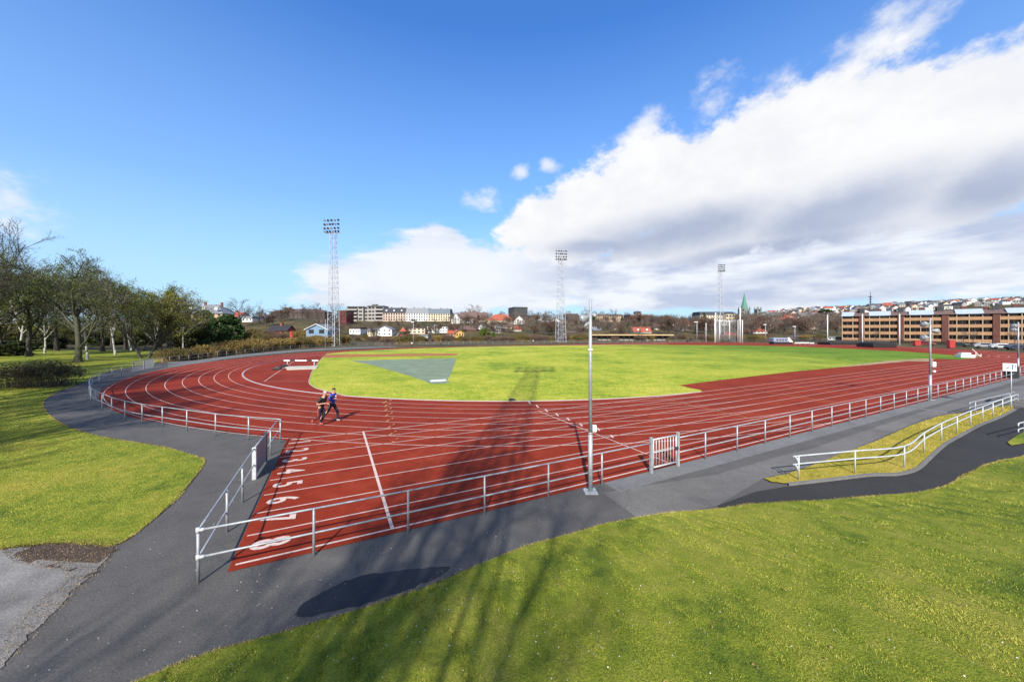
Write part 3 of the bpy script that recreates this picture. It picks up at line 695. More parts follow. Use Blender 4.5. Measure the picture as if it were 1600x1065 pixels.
# things on and beside the far end of the field
def box_thing(name,label,cat,u0,u1,vb,vt,mat,depth=2.0,parts=(),Y=None,bev=.03,group=None,rz=0):
    um=(u0+u1)/2; X,Yp=P(um,vb)
    if Y: Yp=Y; X=XU(um,Y)
    z0=FZ(X,Yp); w=(u1-u0)/F*Yp; h=ZV(vt,Yp)-z0
    t=thing(name,label,cat,(X,Yp,z0),rz,group); return t,w,h
t,w,h=box_thing('covered_trolley','silver grey covered trolley with dark base and white sloping end at far track','trolley',1205,1235,537.5,526.5,None)
SILV=M('silver tarpaulin',(.22,.26,.34),.5,.1,.25,.7)
bd=MB(); bd.prism([(-w/2,-1.2),(w*.3,-1.2),(w*.3,1.2),(-w/2,1.2)],.75,h*.92); bd.build('cover',SILV,t,bev=.15)
e=MB(); e.add([(w*.3,-1.22,.8),(w*.5,-1.22,.8),(w*.3,-1.22,h*.95),(w*.3,1.22,.8),(w*.5,1.22,.8),(w*.3,1.22,h*.95),(w*.22,-1.22,h*.97),(w*.22,1.22,h*.97)],[(0,1,2),(3,5,4),(1,4,5,2),(0,3,4,1),(2,5,7,6),(0,2,6),(3,7,5)]); e.build('end_flap',WPAINT,t)
MB().box(-w/2+.1,-1.1,0,w*.46,1.1,.74).build('base',BLACK,t)
wn=MB()
for i in range(4): wn.box(-w*.36+i*w*.15,-1.235,1.2,-w*.28+i*w*.15,-1.205,1.75)
wn.build('dark_stripe',DARKS,t)
for (u0,u1,vb,vt,lb) in ((1287,1333,538.3,533.6,'long black covered landing mat beside the white pole'),(1351,1387,542.3,534.6,'big black covered landing mat in front of the second brick bay')):
    t,w,h=box_thing('landing_mat',lb,'landing mat',u0,u1,vb,vt,None,group='black landing mats')
    m=MB(); n=8
    for i in range(n): m.box(-w/2+w*i/n+.01,-2.5,.12,-w/2+w*(i+1)/n-.01,2.5,h*(1 if 0<i<n-1 else .86))
    m.build('cover',BLACK,t,bev=.12)
    MB().box(-w/2+.2,-2.4,0,w/2-.2,2.4,.12).build('pallet',DARKS,t)
t,w,h=box_thing('low_building','low pale blue building with flat roof behind the far hurdles','building',1250,1280,533,525.5,None,Y=170)
MB().box(-w/2,0,-.5,w/2,5,h).build('wall',M('pale blue boards',(.25,.33,.46),.7,0,.12,1),t)
MB().box(-w/2-.3,-.3,h,w/2+.3,5.3,h+.35).build('roof',M('grey blue roof felt',(.30,.36,.44),.8,0,.1,1),t)
for i in range(5): MB().box(-w*.42+i*w*.18,-.04,h*.45,-w*.32+i*w*.18,.02,h*.8).build('window',DARKS,t)
for i,(u,v) in enumerate(((1246,539.3),(1254,539.1),(1261,539.2),(1269,539.6))):
    X,Y=P(u,v); t=thing('hurdle','white hurdle in the row behind the far edge of the turf','hurdle',(X,Y,0),.1*i,'hurdles at the far straight')
    MB().box(-.9,-.03,.62,.9,.03,.95).build('crossbar',WPAINT,t)
    for s in (-1,1): MB().tube([(s*.75,0,.62),(s*.75,0,.03),(s*.75,-.7,.03)],.03,5).build('leg',GALV,t)
# white finish podium and a leaning frame
X,Y=P(1507.5,558.3); t=thing('podium','white stepped podium box on the red track at the right end','podium',(X,Y,0),-.35)
s=Y/F; MB().box(-8*s,-.7,.0,8*s,.7,4.6*s).build('lower_step',WPAINT,t,bev=.02); MB().box(-5.5*s,-.4,4.6*s,5*s,.5,7.6*s).build('upper_step',WPAINT,t,bev=.02)
X,Y=P(1528,557); t=thing('leaning_frame','white leaning frame right of the stepped podium','frame',(X,Y,0),-.3); s=Y/F
MB().tube([(-5*s,.3,12*s),(3*s,0,0)],.05,5).build('brace',WPAINT,t); MB().tube([(-2.5*s,0,8*s),(-2.5*s,0,0)],.05,5).tube([(3.5*s,0,4.5*s),(3.5*s,0,0)],.05,5).tube([(-2.5*s,0,2*s),(3.5*s,0,2*s)],.04,5).build('stand',WPAINT,t)
REDP=M('red painted sheet',(.36,.035,.03),.5,0,.15,1)
for u0,u1,vb,vt,lb in ((1481.5,1490,543.5,531.5,'tall red container standing before a brick stair tower'),(1428,1437,540,532.5,'small red container by the dark fence left of the tall one')):
    t,w,h=box_thing('container',lb,'container',u0,u1,vb,vt,None); m=MB(); m.box(-w/2,-.4,.08,w/2,.4,h); m.build('body',REDP,t,bev=.04)
    MB().box(-w/2-.03,-.43,h,w/2+.03,.43,h+.08).build('lid',M('dark red lid',(.22,.02,.02),.5),t); MB().box(-w/2+.1,-.35,0,w/2-.1,.35,.08).build('base',DARKS,t)
X,Y=P(1074,534.6); t=thing('bin','small black bin on the far edge of the turf left of the cage','bin',(X,Y,0)); MB().lathe([(.28,0),(.33,.05),(.38,.8),(.4,.85)],10).build('body',BLACK,t); MB().lathe([(.42,.85),(.42,.95),(.2,1.05)],10).build('lid',DARKS,t)
X,Y=P(800,626.2); t=thing('dark_box','small flat black object lying at the inner kerb of the turf','flat object',(X,Y,.03),.1); MB().box(-.24,-.20,0,.24,.2,.10).build('body',BLACK,t,bev=.03); MB().box(-.17,-.14,.10,.1,.14,.15).build('top',BLACK,t,bev=.02)
# steeplechase barrier and water jump board
X,Y=P(470.5,573); t=thing('steeplechase_barrier','white and black steeplechase barrier beam on posts in the red bend area','barrier',(X,Y,0),.02); s=Y/F
for a,b,m_ in ((-26.5,-17,WPAINT),(-17,-9,BLACK),(-9,9,WPAINT),(9,17,BLACK),(17,26.5,WPAINT)): MB().box(a*s,-.07,.79,b*s,.07,.95).build('beam_section',m_,t,bev=.01)
for a in (-21,20.5):
    MB().box(a*s-.06,-.06,.08,a*s+.06,.06,.79).build('support',GALV,t); MB().box(a*s-.06,-.7,.01,a*s+.06,.7,.08).build('foot',GALV,t)
bp=[P(444.5,573.5),P(497.5,572.2),P(494,576.6),P(448.5,578)]
t=thing('cover_board','long pale flat board covering the water pit below the barrier','board',(bp[0][0],bp[0][1],.012)); MB().prism([(x-bp[0][0],y-bp[0][1]) for x,y in bp[::-1]],.0,.10).build('board',M('pale weathered board',(.42,.38,.32),.8,0,.15,.8),t)
MB().box(-.2,-.6,0,.5,-.1,.35).build('end_block',BLACK,t)
X,Y=P(433,577.6); t=thing('dark_block','small black block on the white cross line left of the pale board','block',(X,Y,.012),.3); MB().box(-.45,-.35,0,.45,.35,.28).build('body',BLACK,t,bev=.06); MB().box(-.2,-.15,.28,.2,.15,.36).build('handle',DARKS,t,bev=.03)
bp=[P(672,594.8),P(697,593.4),P(697.5,595.2),P(673,597)]
t=thing('stop_board','white curved stop board at the tip of the grey throwing sector','stop board',(bp[3][0],bp[3][1],.036)); MB().prism([(x-bp[3][0],y-bp[3][1]) for x,y in bp[::-1]],0,.05).build('board',WPAINT,t,bev=.01)
# sign and bin on the right
X,Y=P(1580,637.5); t=thing('sign','white sign with blue emblem on a thin pole by the right handrail','sign',(X,Y,0),-.35,)
zb=ZV(579.5,Y); zt=ZV(567.5,Y); MB().tube([(0,0,0),(0,0,zb+.3)],.03,8).build('pole',GALV,t,smooth=True); w=13.5/F*Y*1.15
pl=MB().box(-w/2-.1,-.055,zb,w/2-.1,-.03,zt).build('panel',WPAINT,t,bev=.008)
MB().box(-.02,-.061,zb+.10,.06,-.056,zt-.08).box(.10,-.061,zt-.13,-.04,-.056,zt-.08).box(.12,-.061,zb+.2,.17,-.056,zt-.1).build('emblem',M('blue sign print',(.10,.14,.33),.6),pl)
em=MB(); em.add([(-.30,-.061,zb+.17),(-.16,-.061,zb+.19),(-.10,-.061,zb+.28),(-.22,-.061,zb+.26)],[(0,1,2,3)]); em.build('emblem',M('black sign print',(.03,.03,.04),.6),pl)
X,Y=P(1580,590.3); t=thing('bin','dark waste bin standing behind the white sign near the fence','bin',(X,Y,0)); MB().box(-.36,-.36,0,.36,.36,1.12).build('body',M('dark plastic',(.018,.02,.022),.5),t,bev=.05); MB().box(-.39,-.39,1.12,.39,.39,1.24).build('lid',DARKS,t,bev=.03)
# handrails of the ramp
def handrail(label,tops,posts,lower=.27,mat=None,group='tubular handrails of the ramp',h=.85,hooks=(1,1)):
    mat=mat or PALE
    W=[P(*p) for p in tops]; o=W[0]; t=thing('handrail',label,'handrail',(o[0],o[1],0),0,group)
    q=smooth_line(W,5); q=[(x-o[0],y-o[1]) for x,y in q]
    def ends(z):
        pts=[(x,y,z) for x,y in q]
        d0=Vector((q[0][0]-q[1][0],q[0][1]-q[1][1],0)).normalized(); d1=Vector((q[-1][0]-q[-2][0],q[-1][1]-q[-2][1],0)).normalized()
        if hooks[0]: a=Vector(pts[0]); pts=[tuple(a+d0*.06+Vector((0,0,-.15))),tuple(a+d0*.09+Vector((0,0,-.07))),tuple(a+d0*.05+Vector((0,0,-.01)))]+pts
        if hooks[1]: a=Vector(pts[-1]); pts=pts+[tuple(a+d1*.05+Vector((0,0,-.01))),tuple(a+d1*.09+Vector((0,0,-.07))),tuple(a+d1*.06+Vector((0,0,-.15)))]
        return pts
    MB().tube(ends(h),.026,8).build('top_rail',mat,t,smooth=True); MB().tube(ends(h-lower),.024,8).build('lower_rail',mat,t,smooth=True)
    for u,v in posts:
        x,y=P(u,v); MB().tube([(x-o[0],y-o[1],0),(x-o[0],y-o[1],h)],.024,8).build('post',mat,t,smooth=True)
handrail('long white tubular handrail bending along the kerb of the grass island',[(1241.5,753),(1248,751),(1336,741.7),(1413,733),(1444,708),(1471,690),(1495.5,677.5),(1516.7,667),(1535.5,659),(1551.5,651.5),(1566.5,645),(1580,639.5),(1590,636)],[(1248,751),(1336,741.7),(1413,733),(1444,708),(1471,690),(1495.5,677.5),(1516.7,667),(1535.5,659),(1551.5,651.5),(1566.5,645),(1580,639.5)])
handrail('shorter grey tubular handrail on the far side of the ramp under the sign',[(1516,651),(1524,649),(1545,643),(1566,637),(1584,632)],[(1524,649),(1578,634)],mat=GALV)
handrail('white tubular handrail end entering at the right edge above the ramp',[(1592,690),(1600,687.5),(1640,676),(1700,660)],[(1601,688),(1640,676)])
# concrete steps at the right edge
X,Y=P(1597,634); t=thing('concrete_steps','low grey concrete steps at the right edge beyond the handrail','steps',(X,Y,0),.45)
for i in range(3): MB().box(-.9+i*.55,-1.2+i*.05,0,5+i,1.2,.14*(i+1)).build('step',A_LIGHT,t,bev=.01)
# ------------------------------------------------------------------ people
def skin(name,nodes,edges,mat,parent,sub=2,root=0):
    "one continuous skinned surface; nodes = [(x,y,z,r)]"
    me=bpy.data.meshes.new(name); me.from_pydata([n[:3] for n in nodes],edges,[]); me.materials.append(mat)
    o=link(name,me,parent); o.modifiers.new('skin','SKIN').use_smooth_shade=True
    sv=me.skin_vertices[0].data
    for i,n in enumerate(nodes):
        r=n[3]; sv[i].radius=(r,r) if not isinstance(r,tuple) else r; sv[i].use_root=(i==root)
    s=o.modifiers.new('sub','SUBSURF'); s.levels=sub; s.render_levels=sub
    return o
SKIN=M('skin',(.48,.25,.17),.55,0,.08,8)
def person(label,loc,rz,joints,shirt,trousers,shoes,hair,sleeve=1.0,hairlen=.5,scale=1.0,stripe=None,group=None,lowdetail=False):
    """joints: x forward, y left, z up: pelvis chest neck head; l_/r_ shoulder elbow wrist hip knee ankle toe"""
    J={k:Vector(v) for k,v in joints.items()}
    t=thing('person',label,'person',loc,rz,group); t.scale=(scale,)*3
    nd=[];ed=[]
    def n(p,r): nd.append((*p,r)); return len(nd)-1
    def e(a,b): ed.append((a,b))
    pel=n(J['pelvis'],(.135,.105)); wst=n(J['pelvis'].lerp(J['chest'],.5),(.12,.095)); ch=n(J['chest'],(.15,.11)); nb=n(J['neck'],.06); nk=n(J['neck']+(J['head']-J['neck'])*.35,.052)
    hd=J['head']; fx=Vector(J.get('look',(1,0,0))).normalized(); up=Vector((0,0,1))
    h1=n(hd-up*.05+fx*.015,(.068,.072)); h2=n(hd+up*.03,(.078,.088)); h3=n(hd+up*.10,(.05,.055))
    for a,b in ((pel,wst),(wst,ch),(ch,nb),(nb,nk),(nk,h1),(h1,h2),(h2,h3)): e(a,b)
    limbs={}
    for s in 'lr':
        sh=n(J[s+'_shoulder'],.058); el=n(J[s+'_elbow'],.042); wr=n(J[s+'_wrist'],.029); d=(J[s+'_wrist']-J[s+'_elbow']).normalized()
        pa=n(J[s+'_wrist']+d*.06,(.040,.022)); 
        e(ch,sh); e(sh,el); e(el,wr); e(wr,pa)
        side=d.cross(up).normalized() if abs(d.z)<.95 else Vector((1,0,0))
        if not lowdetail:
            for k,(off,ln_) in enumerate(((-.028,.055),(-.01,.068),(.010,.064),(.028,.05))):
                b0=n(J[s+'_wrist']+d*.095+side*off,.0105); b1=n(J[s+'_wrist']+d*(.10+ln_*.6)+side*off-up*.012,.0095); b2=n(J[s+'_wrist']+d*(.10+ln_*.75)+side*off-up*.035,.0085); e(pa,b0); e(b0,b1); e(b1,b2)
            th=n(J[s+'_wrist']+d*.05+fx*.045,.011); t2=n(J[s+'_wrist']+d*.085+fx*.06-up*.01,.009); e(pa,th); e(th,t2)
        hp=n(J[s+'_hip'],.088); kn=n(J[s+'_knee'],.058); md=n(J[s+'_knee'].lerp(J[s+'_ankle'],.35),.056); an=n(J[s+'_ankle'],.036); to=n(J[s+'_toe'],(.04,.026))
        e(pel,hp); e(hp,kn); e(kn,md); e(md,an); e(an,to)
    body=skin('body',nd,ed,SKIN,t,1 if lowdetail else 2)
    # face
    if not lowdetail:
        f=MB(); side=up.cross(fx)
        def at(a,b,c): return hd+fx*a+side*b+up*c
        for sgn in (-1,1):
            f=MB(); f.lathe([(.004,-.006),(.011,0),(.004,.006)],6,at(.083,.030*sgn,.015)); f.build('eye',DARKS,t,smooth=True)
            f=MB(); p=at(0,.082*sgn,.005); f.tube([p-up*.028,p,p+up*.028],[.006,.016,.010],6); f.build('ear',SKIN,t,smooth=True)
        f=MB(); f.tube([at(.078,0,.02),at(.098,0,-.012),at(.086,0,-.022)],[.008,.016,.008],6); f.build('nose',SKIN,t,smooth=True)
        f=MB(); f.tube([at(.080,-.024,-.048),at(.088,0,-.05),at(.080,.024,-.048)],.006,5); f.build('mouth',M('lips',(.33,.11,.09),.6),t,smooth=True)
    # hair cap
    m=MB(); prof=[]; nr,ns=6,12
    for i in range(nr+1):
        a=math.pi/2*(1-i/nr)*1.0
        for j in range(ns):
            b=2*math.pi*j/ns; back=.5-.5*math.cos(b)
            drop=-.035*hairlen*2*back if i==0 else 0
            q=hd+up*(.028+math.sin(math.pi/2*i/nr)*.092+(drop if i==0 else 0))+fx*(math.cos(math.pi/2*i/nr)*.094*math.cos(b)-.012)+up.cross(fx)*(math.cos(math.pi/2*i/nr)*.086*math.sin(b))
            m.v.append(tuple(q))
    for i in range(nr):
        for j in range(ns): m.f.append((i*ns+j,i*ns+(j+1)%ns,(i+1)*ns+(j+1)%ns,(i+1)*ns+j)); m.m.append(0)
    m.build('hair',hair,t,smooth=True)
    # shirt with sleeves
    nd=[];ed=[]
    pel=n(J['pelvis']-Vector((0,0,.07)),(.162,.136)); wst=n(J['pelvis'].lerp(J['chest'],.5),(.138,.118)); ch=n(J['chest'],(.168,.130)); nb=n(J['neck']-Vector((0,0,.015)),.075); e(pel,wst); e(wst,ch); e(ch,nb)
    for s in 'lr':
        sh=n(J[s+'_shoulder'],.075); e(ch,sh)
        if sleeve>=1: el=n(J[s+'_elbow'],.056); wr=n(J[s+'_elbow'].lerp(J[s+'_wrist'],.88),.043); e(sh,el); e(el,wr)
        else: el=n(J[s+'_shoulder'].lerp(J[s+'_elbow'],.8),.064); e(sh,el)
    top=skin('shirt',nd,ed,shirt,t,1 if lowdetail else 2)
    nd=[];ed=[]
    pel=n(J['pelvis'],(.142,.118)); wb=n(J['pelvis']+(J['chest']-J['pelvis'])*.30,(.138,.116)); e(pel,wb)
    for s in 'lr':
        hp=n(J[s+'_hip'],.100); kn=n(J[s+'_knee'],.072); an=n(J[s+'_knee'].lerp(J[s+'_ankle'],.93),.052); e(pel,hp); e(hp,kn); e(kn,an)
    tr=skin('trousers',nd,ed,trousers,t,1 if lowdetail else 2)
    for s in 'lr':
        a,b=J[s+'_ankle'],J[s+'_toe']; d=(b-a); q=Vector((d.x,d.y,0)).normalized()
        nd=[];ed=[]; h=n(a-q*.03-up*.02,(.042,.040)); m1=n(a.lerp(b,.5),(.044,.042)); c=n(b,(.044,.030)); e(h,m1); e(m1,c)
        skin('shoe',nd,ed,shoes,t,1 if lowdetail else 2)
    if stripe:
        for s in 'lr':
            m=MB(); o=Vector((0,.068 if s=='l' else -.068,0)); m.tube([J[s+'_hip']+o*1.45,J[s+'_knee']+o*1.12,J[s+'_knee'].lerp(J[s+'_ankle'],.9)+o*.8],.018,5); m.build('stripe',stripe,tr,smooth=True)
    return t,top
def JJ(**k): return k
run_blue=JJ(pelvis=(0,0,.96),chest=(.05,0,1.32),neck=(.07,0,1.50),head=(.10,0,1.66),look=(.85,-.45,-.05),
 l_shoulder=(.06,.20,1.42),l_elbow=(-.16,.25,1.20),l_wrist=(.05,.22,1.10),r_shoulder=(.06,-.20,1.42),r_elbow=(.02,-.27,1.14),r_wrist=(.22,-.20,1.24),
 l_hip=(.01,.10,.90),l_knee=(.24,.11,.50),l_ankle=(.22,.10,.09),l_toe=(.38,.10,.05),r_hip=(-.01,-.10,.90),r_knee=(-.20,-.11,.52),r_ankle=(-.55,-.11,.22),r_toe=(-.50,-.11,.07))
run_blk=JJ(pelvis=(0,0,.90),chest=(.12,0,1.24),neck=(.18,0,1.41),head=(.24,0,1.56),look=(.9,-.4,-.1),
 l_shoulder=(.15,.20,1.34),l_elbow=(-.02,.26,1.08),l_wrist=(.22,.16,1.04),r_shoulder=(.15,-.20,1.34),r_elbow=(.00,-.28,1.06),r_wrist=(.24,-.12,1.09),
 l_hip=(.01,.10,.85),l_knee=(.10,.11,.46),l_ankle=(-.10,.10,.10),l_toe=(.06,.10,.05),r_hip=(-.01,-.10,.85),r_knee=(.02,-.11,.44),r_ankle=(-.34,-.11,.27),r_toe=(-.36,-.11,.11))
NAVY=M('black navy trousers',(.012,.013,.022),.8,0,.25,9); BLUE=M('royal blue sports top',(.018,.045,.36),.7,0,.2,7); BLKT=M('black sports shirt',(.012,.012,.013),.75,0,.3,8)
X,Y=P(519,658.8); t,top=person('person in royal blue top and black white striped trousers jogging on the track',(X,Y,.012),-.10,run_blue,BLUE,NAVY,M('grey running shoes',(.25,.26,.28),.6),M('dark brown hair',(.03,.02,.014),.7),scale=1.06,stripe=WPAINT)
MB().tube([(.20,-.02,1.33),(.215,.02,1.36)],.035,6).build('white_mark',WPAINT,top,smooth=True)
MB().tube([(.10,-.275,1.40),(.00,-.285,1.33)],.028,6).build('pale_blue_patch',M('pale blue patch',(.16,.30,.62),.7),top,smooth=True)
X,Y=P(501,665.3); t,top=person('older person with short grey hair in black shirt jogging bent forward on track',(X,Y,.012),-.12,run_blk,BLKT,NAVY,M('red running shoes',(.38,.03,.03),.55),M('thin grey hair',(.40,.34,.29),.8),sleeve=.5,hairlen=.3,scale=1.12,stripe=M('red trouser stripe',(.42,.06,.04),.6))
stand=JJ(pelvis=(0,0,.95),chest=(0,0,1.31),neck=(0,0,1.49),head=(.02,0,1.65),look=(1,0,0),l_shoulder=(0,.19,1.41),l_elbow=(-.04,.24,1.14),l_wrist=(.12,.20,1.0),r_shoulder=(0,-.19,1.41),r_elbow=(-.02,-.24,1.14),r_wrist=(.16,-.18,1.02),
 l_hip=(0,.10,.90),l_knee=(.14,.10,.48),l_ankle=(.06,.10,.08),l_toe=(.22,.10,.04),r_hip=(0,-.10,.90),r_knee=(-.04,-.10,.48),r_ankle=(-.26,-.10,.16),r_toe=(-.16,-.10,.05))
X,Y=P(833,538.2); person('distant person in a white top and dark trousers running on the far straight',(X,Y,.012),.2,stand,WPAINT,NAVY,BLACK,M('dark hair',(.03,.02,.015),.7),scale=1.0,lowdetail=True)
X,Y=P(689,540.2); person('distant person in dark clothes with a pale bag side walking by the far fence',(X,Y,.012),2.8,stand,M('grey jacket',(.12,.13,.15),.8),NAVY,BLACK,M('dark hair',(.03,.02,.015),.7),scale=1.0,lowdetail=True)
X,Y=P(643.5,541.5); person('distant person in a white jacket crouching by the far fence near the red play frame',(X,Y,.0),1.5,stand,WPAINT,NAVY,BLACK,M('dark hair',(.03,.02,.015),.7),scale=.85,lowdetail=True)
# ------------------------------------------------------------------ trees and shrubs
class TreeArr:
    "collects tapered limbs (n-sided tubes) and twigs as numpy blocks"
    def __init__(s): s.V=[];s.F=[];s.n=0
    def tube(s,pts,rad,n):
        pts=np.asarray(pts,float); k=len(pts); d=np.gradient(pts,axis=0); d/=np.linalg.norm(d,axis=1,keepdims=True)+1e-9
        a=np.where(np.abs(d[:,2:3])<.9,np.array([[0,0,1.]]),np.array([[1.,0,0]])); x=np.cross(a,d); x/=np.linalg.norm(x,axis=1,keepdims=True)+1e-9; y=np.cross(d,x)
        th=np.arange(n)*2*np.pi/n
        v=pts[:,None,:]+np.asarray(rad)[:,None,None]*(x[:,None,:]*np.cos(th)[None,:,None]+y[:,None,:]*np.sin(th)[None,:,None])
        i=np.arange(k-1)[:,None]*n; j=np.arange(n)[None,:]; j2=(j+1)%n
        f=np.stack([i+j,i+j2,i+n+j2,i+n+j],-1).reshape(-1,4)+s.n
        s.V.append(v.reshape(-1,3)); s.F.append(f); s.n+=k*n
    def quads(s,c,ax,ay):
        "flat quads with centre c and half axes"
        m=len(c); v=np.stack([c-ax-ay,c+ax-ay,c+ax+ay,c-ax+ay],1).reshape(-1,3); f=np.arange(m*4).reshape(m,4)+s.n
        s.V.append(v); s.F.append(f); s.n+=m*4
    def mesh(s,name,mat,smooth=True): return np_mesh(name,np.concatenate(s.V),np.concatenate(s.F),mat,smooth)
def rot_about(d,ang,rg):
    d=d/np.linalg.norm(d); a=np.array([0,0,1.]) if abs(d[2])<.9 else np.array([1.,0,0]); x=np.cross(d,a); x/=np.linalg.norm(x); y=np.cross(d,x); p=rg.uniform(0,2*np.pi)
    return d*math.cos(ang)+(x*math.cos(p)+y*math.sin(p))*math.sin(ang)
def grow(rg,wood,twig,p,d,ln,r,lv,spec,tips,flat=0):
    S=spec[lv]; k=S.get('seg',4); pts=[np.array(p,float)]; dd=np.array(d,float)
    for i in range(k):
        dd=dd+rg.normal(0,S.get('wob',.12),3)+np.array([0,0,S.get('up',.05)]); dd/=np.linalg.norm(dd); pts.append(pts[-1]+dd*ln/k)
    last=lv==len(spec)-1; r1=r*S.get('taper',.45)
    rad=np.linspace(r,r1,k+1)
    (twig if lv>=spec[0].get('tw',3) else wood).tube(pts,rad,S.get('n',3))
    if last: tips.append(pts[-1]); tips.append(pts[len(pts)//2]); return
    N_=spec[lv+1]; cnt=N_['cnt']; t0=S.get('t0',.35)
    for i in range(cnt):
        t=t0+(1-t0)*(i+rg.uniform(0,1))/cnt; t=min(t,.999); f=t*k; j=int(f); q=pts[j]+(pts[j+1]-pts[j])*(f-j); dj=pts[min(j+1,k)]-pts[j]
        nd=rot_about(dj,R(N_['ang']*rg.uniform(.65,1.25)),rg); nd[2]+=N_.get('lift',.1); nd/=np.linalg.norm(nd)
        l=ln*N_['len']*rg.uniform(.7,1.2)*(1.15-.45*t if lv>0 else 1.25-.65*(t-t0)/(1-t0+1e-6))
        grow(rg,wood,twig,q,nd,l,max(.012,r*N_['rad']*(1-.45*t)),lv+1,spec,tips)
def bare_spec(h,cnts=(7,6,6,6),angs=(48,42,42,40),t0=.28,up=.05,tr=.016,lens=(.62,.52,.5,.5),wob=.12):
    return [dict(seg=7,n=8,wob=.05,up=.02,taper=.3,t0=t0,tw=3)]+[dict(cnt=cnts[i],ang=angs[i],len=lens[i],rad=(.5,.5,.45,.5)[i],seg=(5,4,3,2)[i],n=(6,4,3,3)[i],wob=wob,up=up,taper=.4,t0=.25,lift=(.25,.15,.1,.05)[i]) for i in range(len(cnts))]
BARK=M('dark damp bark',(.055,.047,.038),.9,0,.35,4,bmp=.3); BARKG=M('grey green mossy bark',(.060,.062,.038),.9,0,.35,3,bmp=.3)
TWIG=M('dark twigs',(.075,.058,.055),.9,0,.3,2); TWIGB=M('brown twigs',(.125,.090,.070),.9,0,.35,.6); TWIGP=M('purple brown birch twigs',(.115,.075,.085),.9,0,.3,1)
TWIGM=M('dark olive mossy twigs',(.075,.078,.035),.9,0,.3,2)
TWIGO=M('olive budding twigs',(.085,.090,.030),.9,0,.3,1); TWIGT=M('tan willow twigs',(.26,.175,.055),.9,0,.35,.5)
def leaf_mat(name,c1,c2,sc=.5):
    m,nt,b=node_mat(name); g=N(nt,'ShaderNodeNewGeometry'); f=noise(nt,g.outputs['Position'],sc,3)
    k=math_(nt,'ADD',math_(nt,'MULTIPLY',f,.7),math_(nt,'MULTIPLY',g.outputs['Random Per Island'],.5))
    L(nt,ramp(nt,k,[(.35,c1),(.85,c2)]),b.inputs['Base Color']); b.inputs['Roughness'].default_value=.75; b.inputs['Specular IOR Level'].default_value=.25
    return m
BUDS=leaf_mat('olive spring buds',(.050,.078,.016),(.135,.155,.026)); BUDY=leaf_mat('yellow green spring buds',(.085,.095,.014),(.21,.19,.024)); BUDD=leaf_mat('dark ivy leaves',(.015,.028,.010),(.06,.075,.020))
NEED=leaf_mat('dark evergreen needles',(.010,.030,.010),(.045,.090,.022),.8); NEEDL=leaf_mat('fresh evergreen needles',(.045,.075,.014),(.13,.165,.03),.8)
DRYL=leaf_mat('tan dry scrub leaves',(.125,.085,.026),(.29,.20,.06),.3); BROWNL=leaf_mat('red brown shrub twig tips',(.080,.050,.036),(.175,.110,.075),.3)
def birch_mat():
    m,nt,b=node_mat('white birch bark'); v=objc(nt); mp=N(nt,'ShaderNodeMapping'); mp.inputs['Scale'].default_value=(1,1,4); L(nt,v,mp.inputs['Vector'])
    f=noise(nt,mp.outputs[0],1.6,4,.7); L(nt,ramp(nt,f,[(.40,(.05,.045,.04)),(.48,(.36,.35,.31)),(.8,(.46,.45,.41))]),b.inputs['Base Color']); b.inputs['Roughness'].default_value=.8; return m
BIRCH=birch_mat()
PROTO={}
def proto_tree(key,h,seed,spec,r,wood,twig,buds=None,nb=0,bs=.1,multi=1,lean=0,trunkmat=None):
    "builds trunk / crown meshes once; reused by every copy"
    rg=np.random.default_rng(seed); W=TreeArr(); Tw=TreeArr(); tips=[]
    for m_ in range(multi):
        a=rg.uniform(0,6.28); d=np.array([math.cos(a)*(.30 if multi>1 else lean),math.sin(a)*(.30 if multi>1 else lean),1.0]); d/=np.linalg.norm(d)
        p=np.array([math.cos(a)*.25*(multi>1),math.sin(a)*.25*(multi>1),-.15])
        grow(rg,W,Tw,p,d,h*(.62 if multi==1 else .6)*rg.uniform(.85,1.1),r*(1 if multi==1 else .6),0,spec,tips)
    if multi==1: W.tube([(0,0,-.2),(0,0,.25),(0,0,.7)],[r*1.5,r*1.15,r],8)
    tips=np.array(tips)
    # scale so the crown top is exactly h
    sc=h/max(tips[:,2].max(),1e-3)
    for A in (W,Tw): A.V=[v*np.array([sc,sc,sc]) for v in A.V]
    tips=tips*sc; out=[('trunk',W.mesh(key+'_trunk',wood)),('crown',Tw.mesh(key+'_crown',twig))]
    if buds is not None and nb:
        B=TreeArr(); c=tips[rg.integers(0,len(tips),nb)]+rg.normal(0,h*.02,(nb,3)); u=rg.normal(0,1,(nb,3)); u/=np.linalg.norm(u,axis=1,keepdims=True); w=np.cross(u,rg.normal(0,1,(nb,3))); w/=np.linalg.norm(w,axis=1,keepdims=True)
        s=rg.uniform(.5,1.2,(nb,1))*bs; B.quads(c,u*s,w*s*.6); out.append(('foliage',B.mesh(key+'_foliage',buds,False)))
    PROTO[key]=out
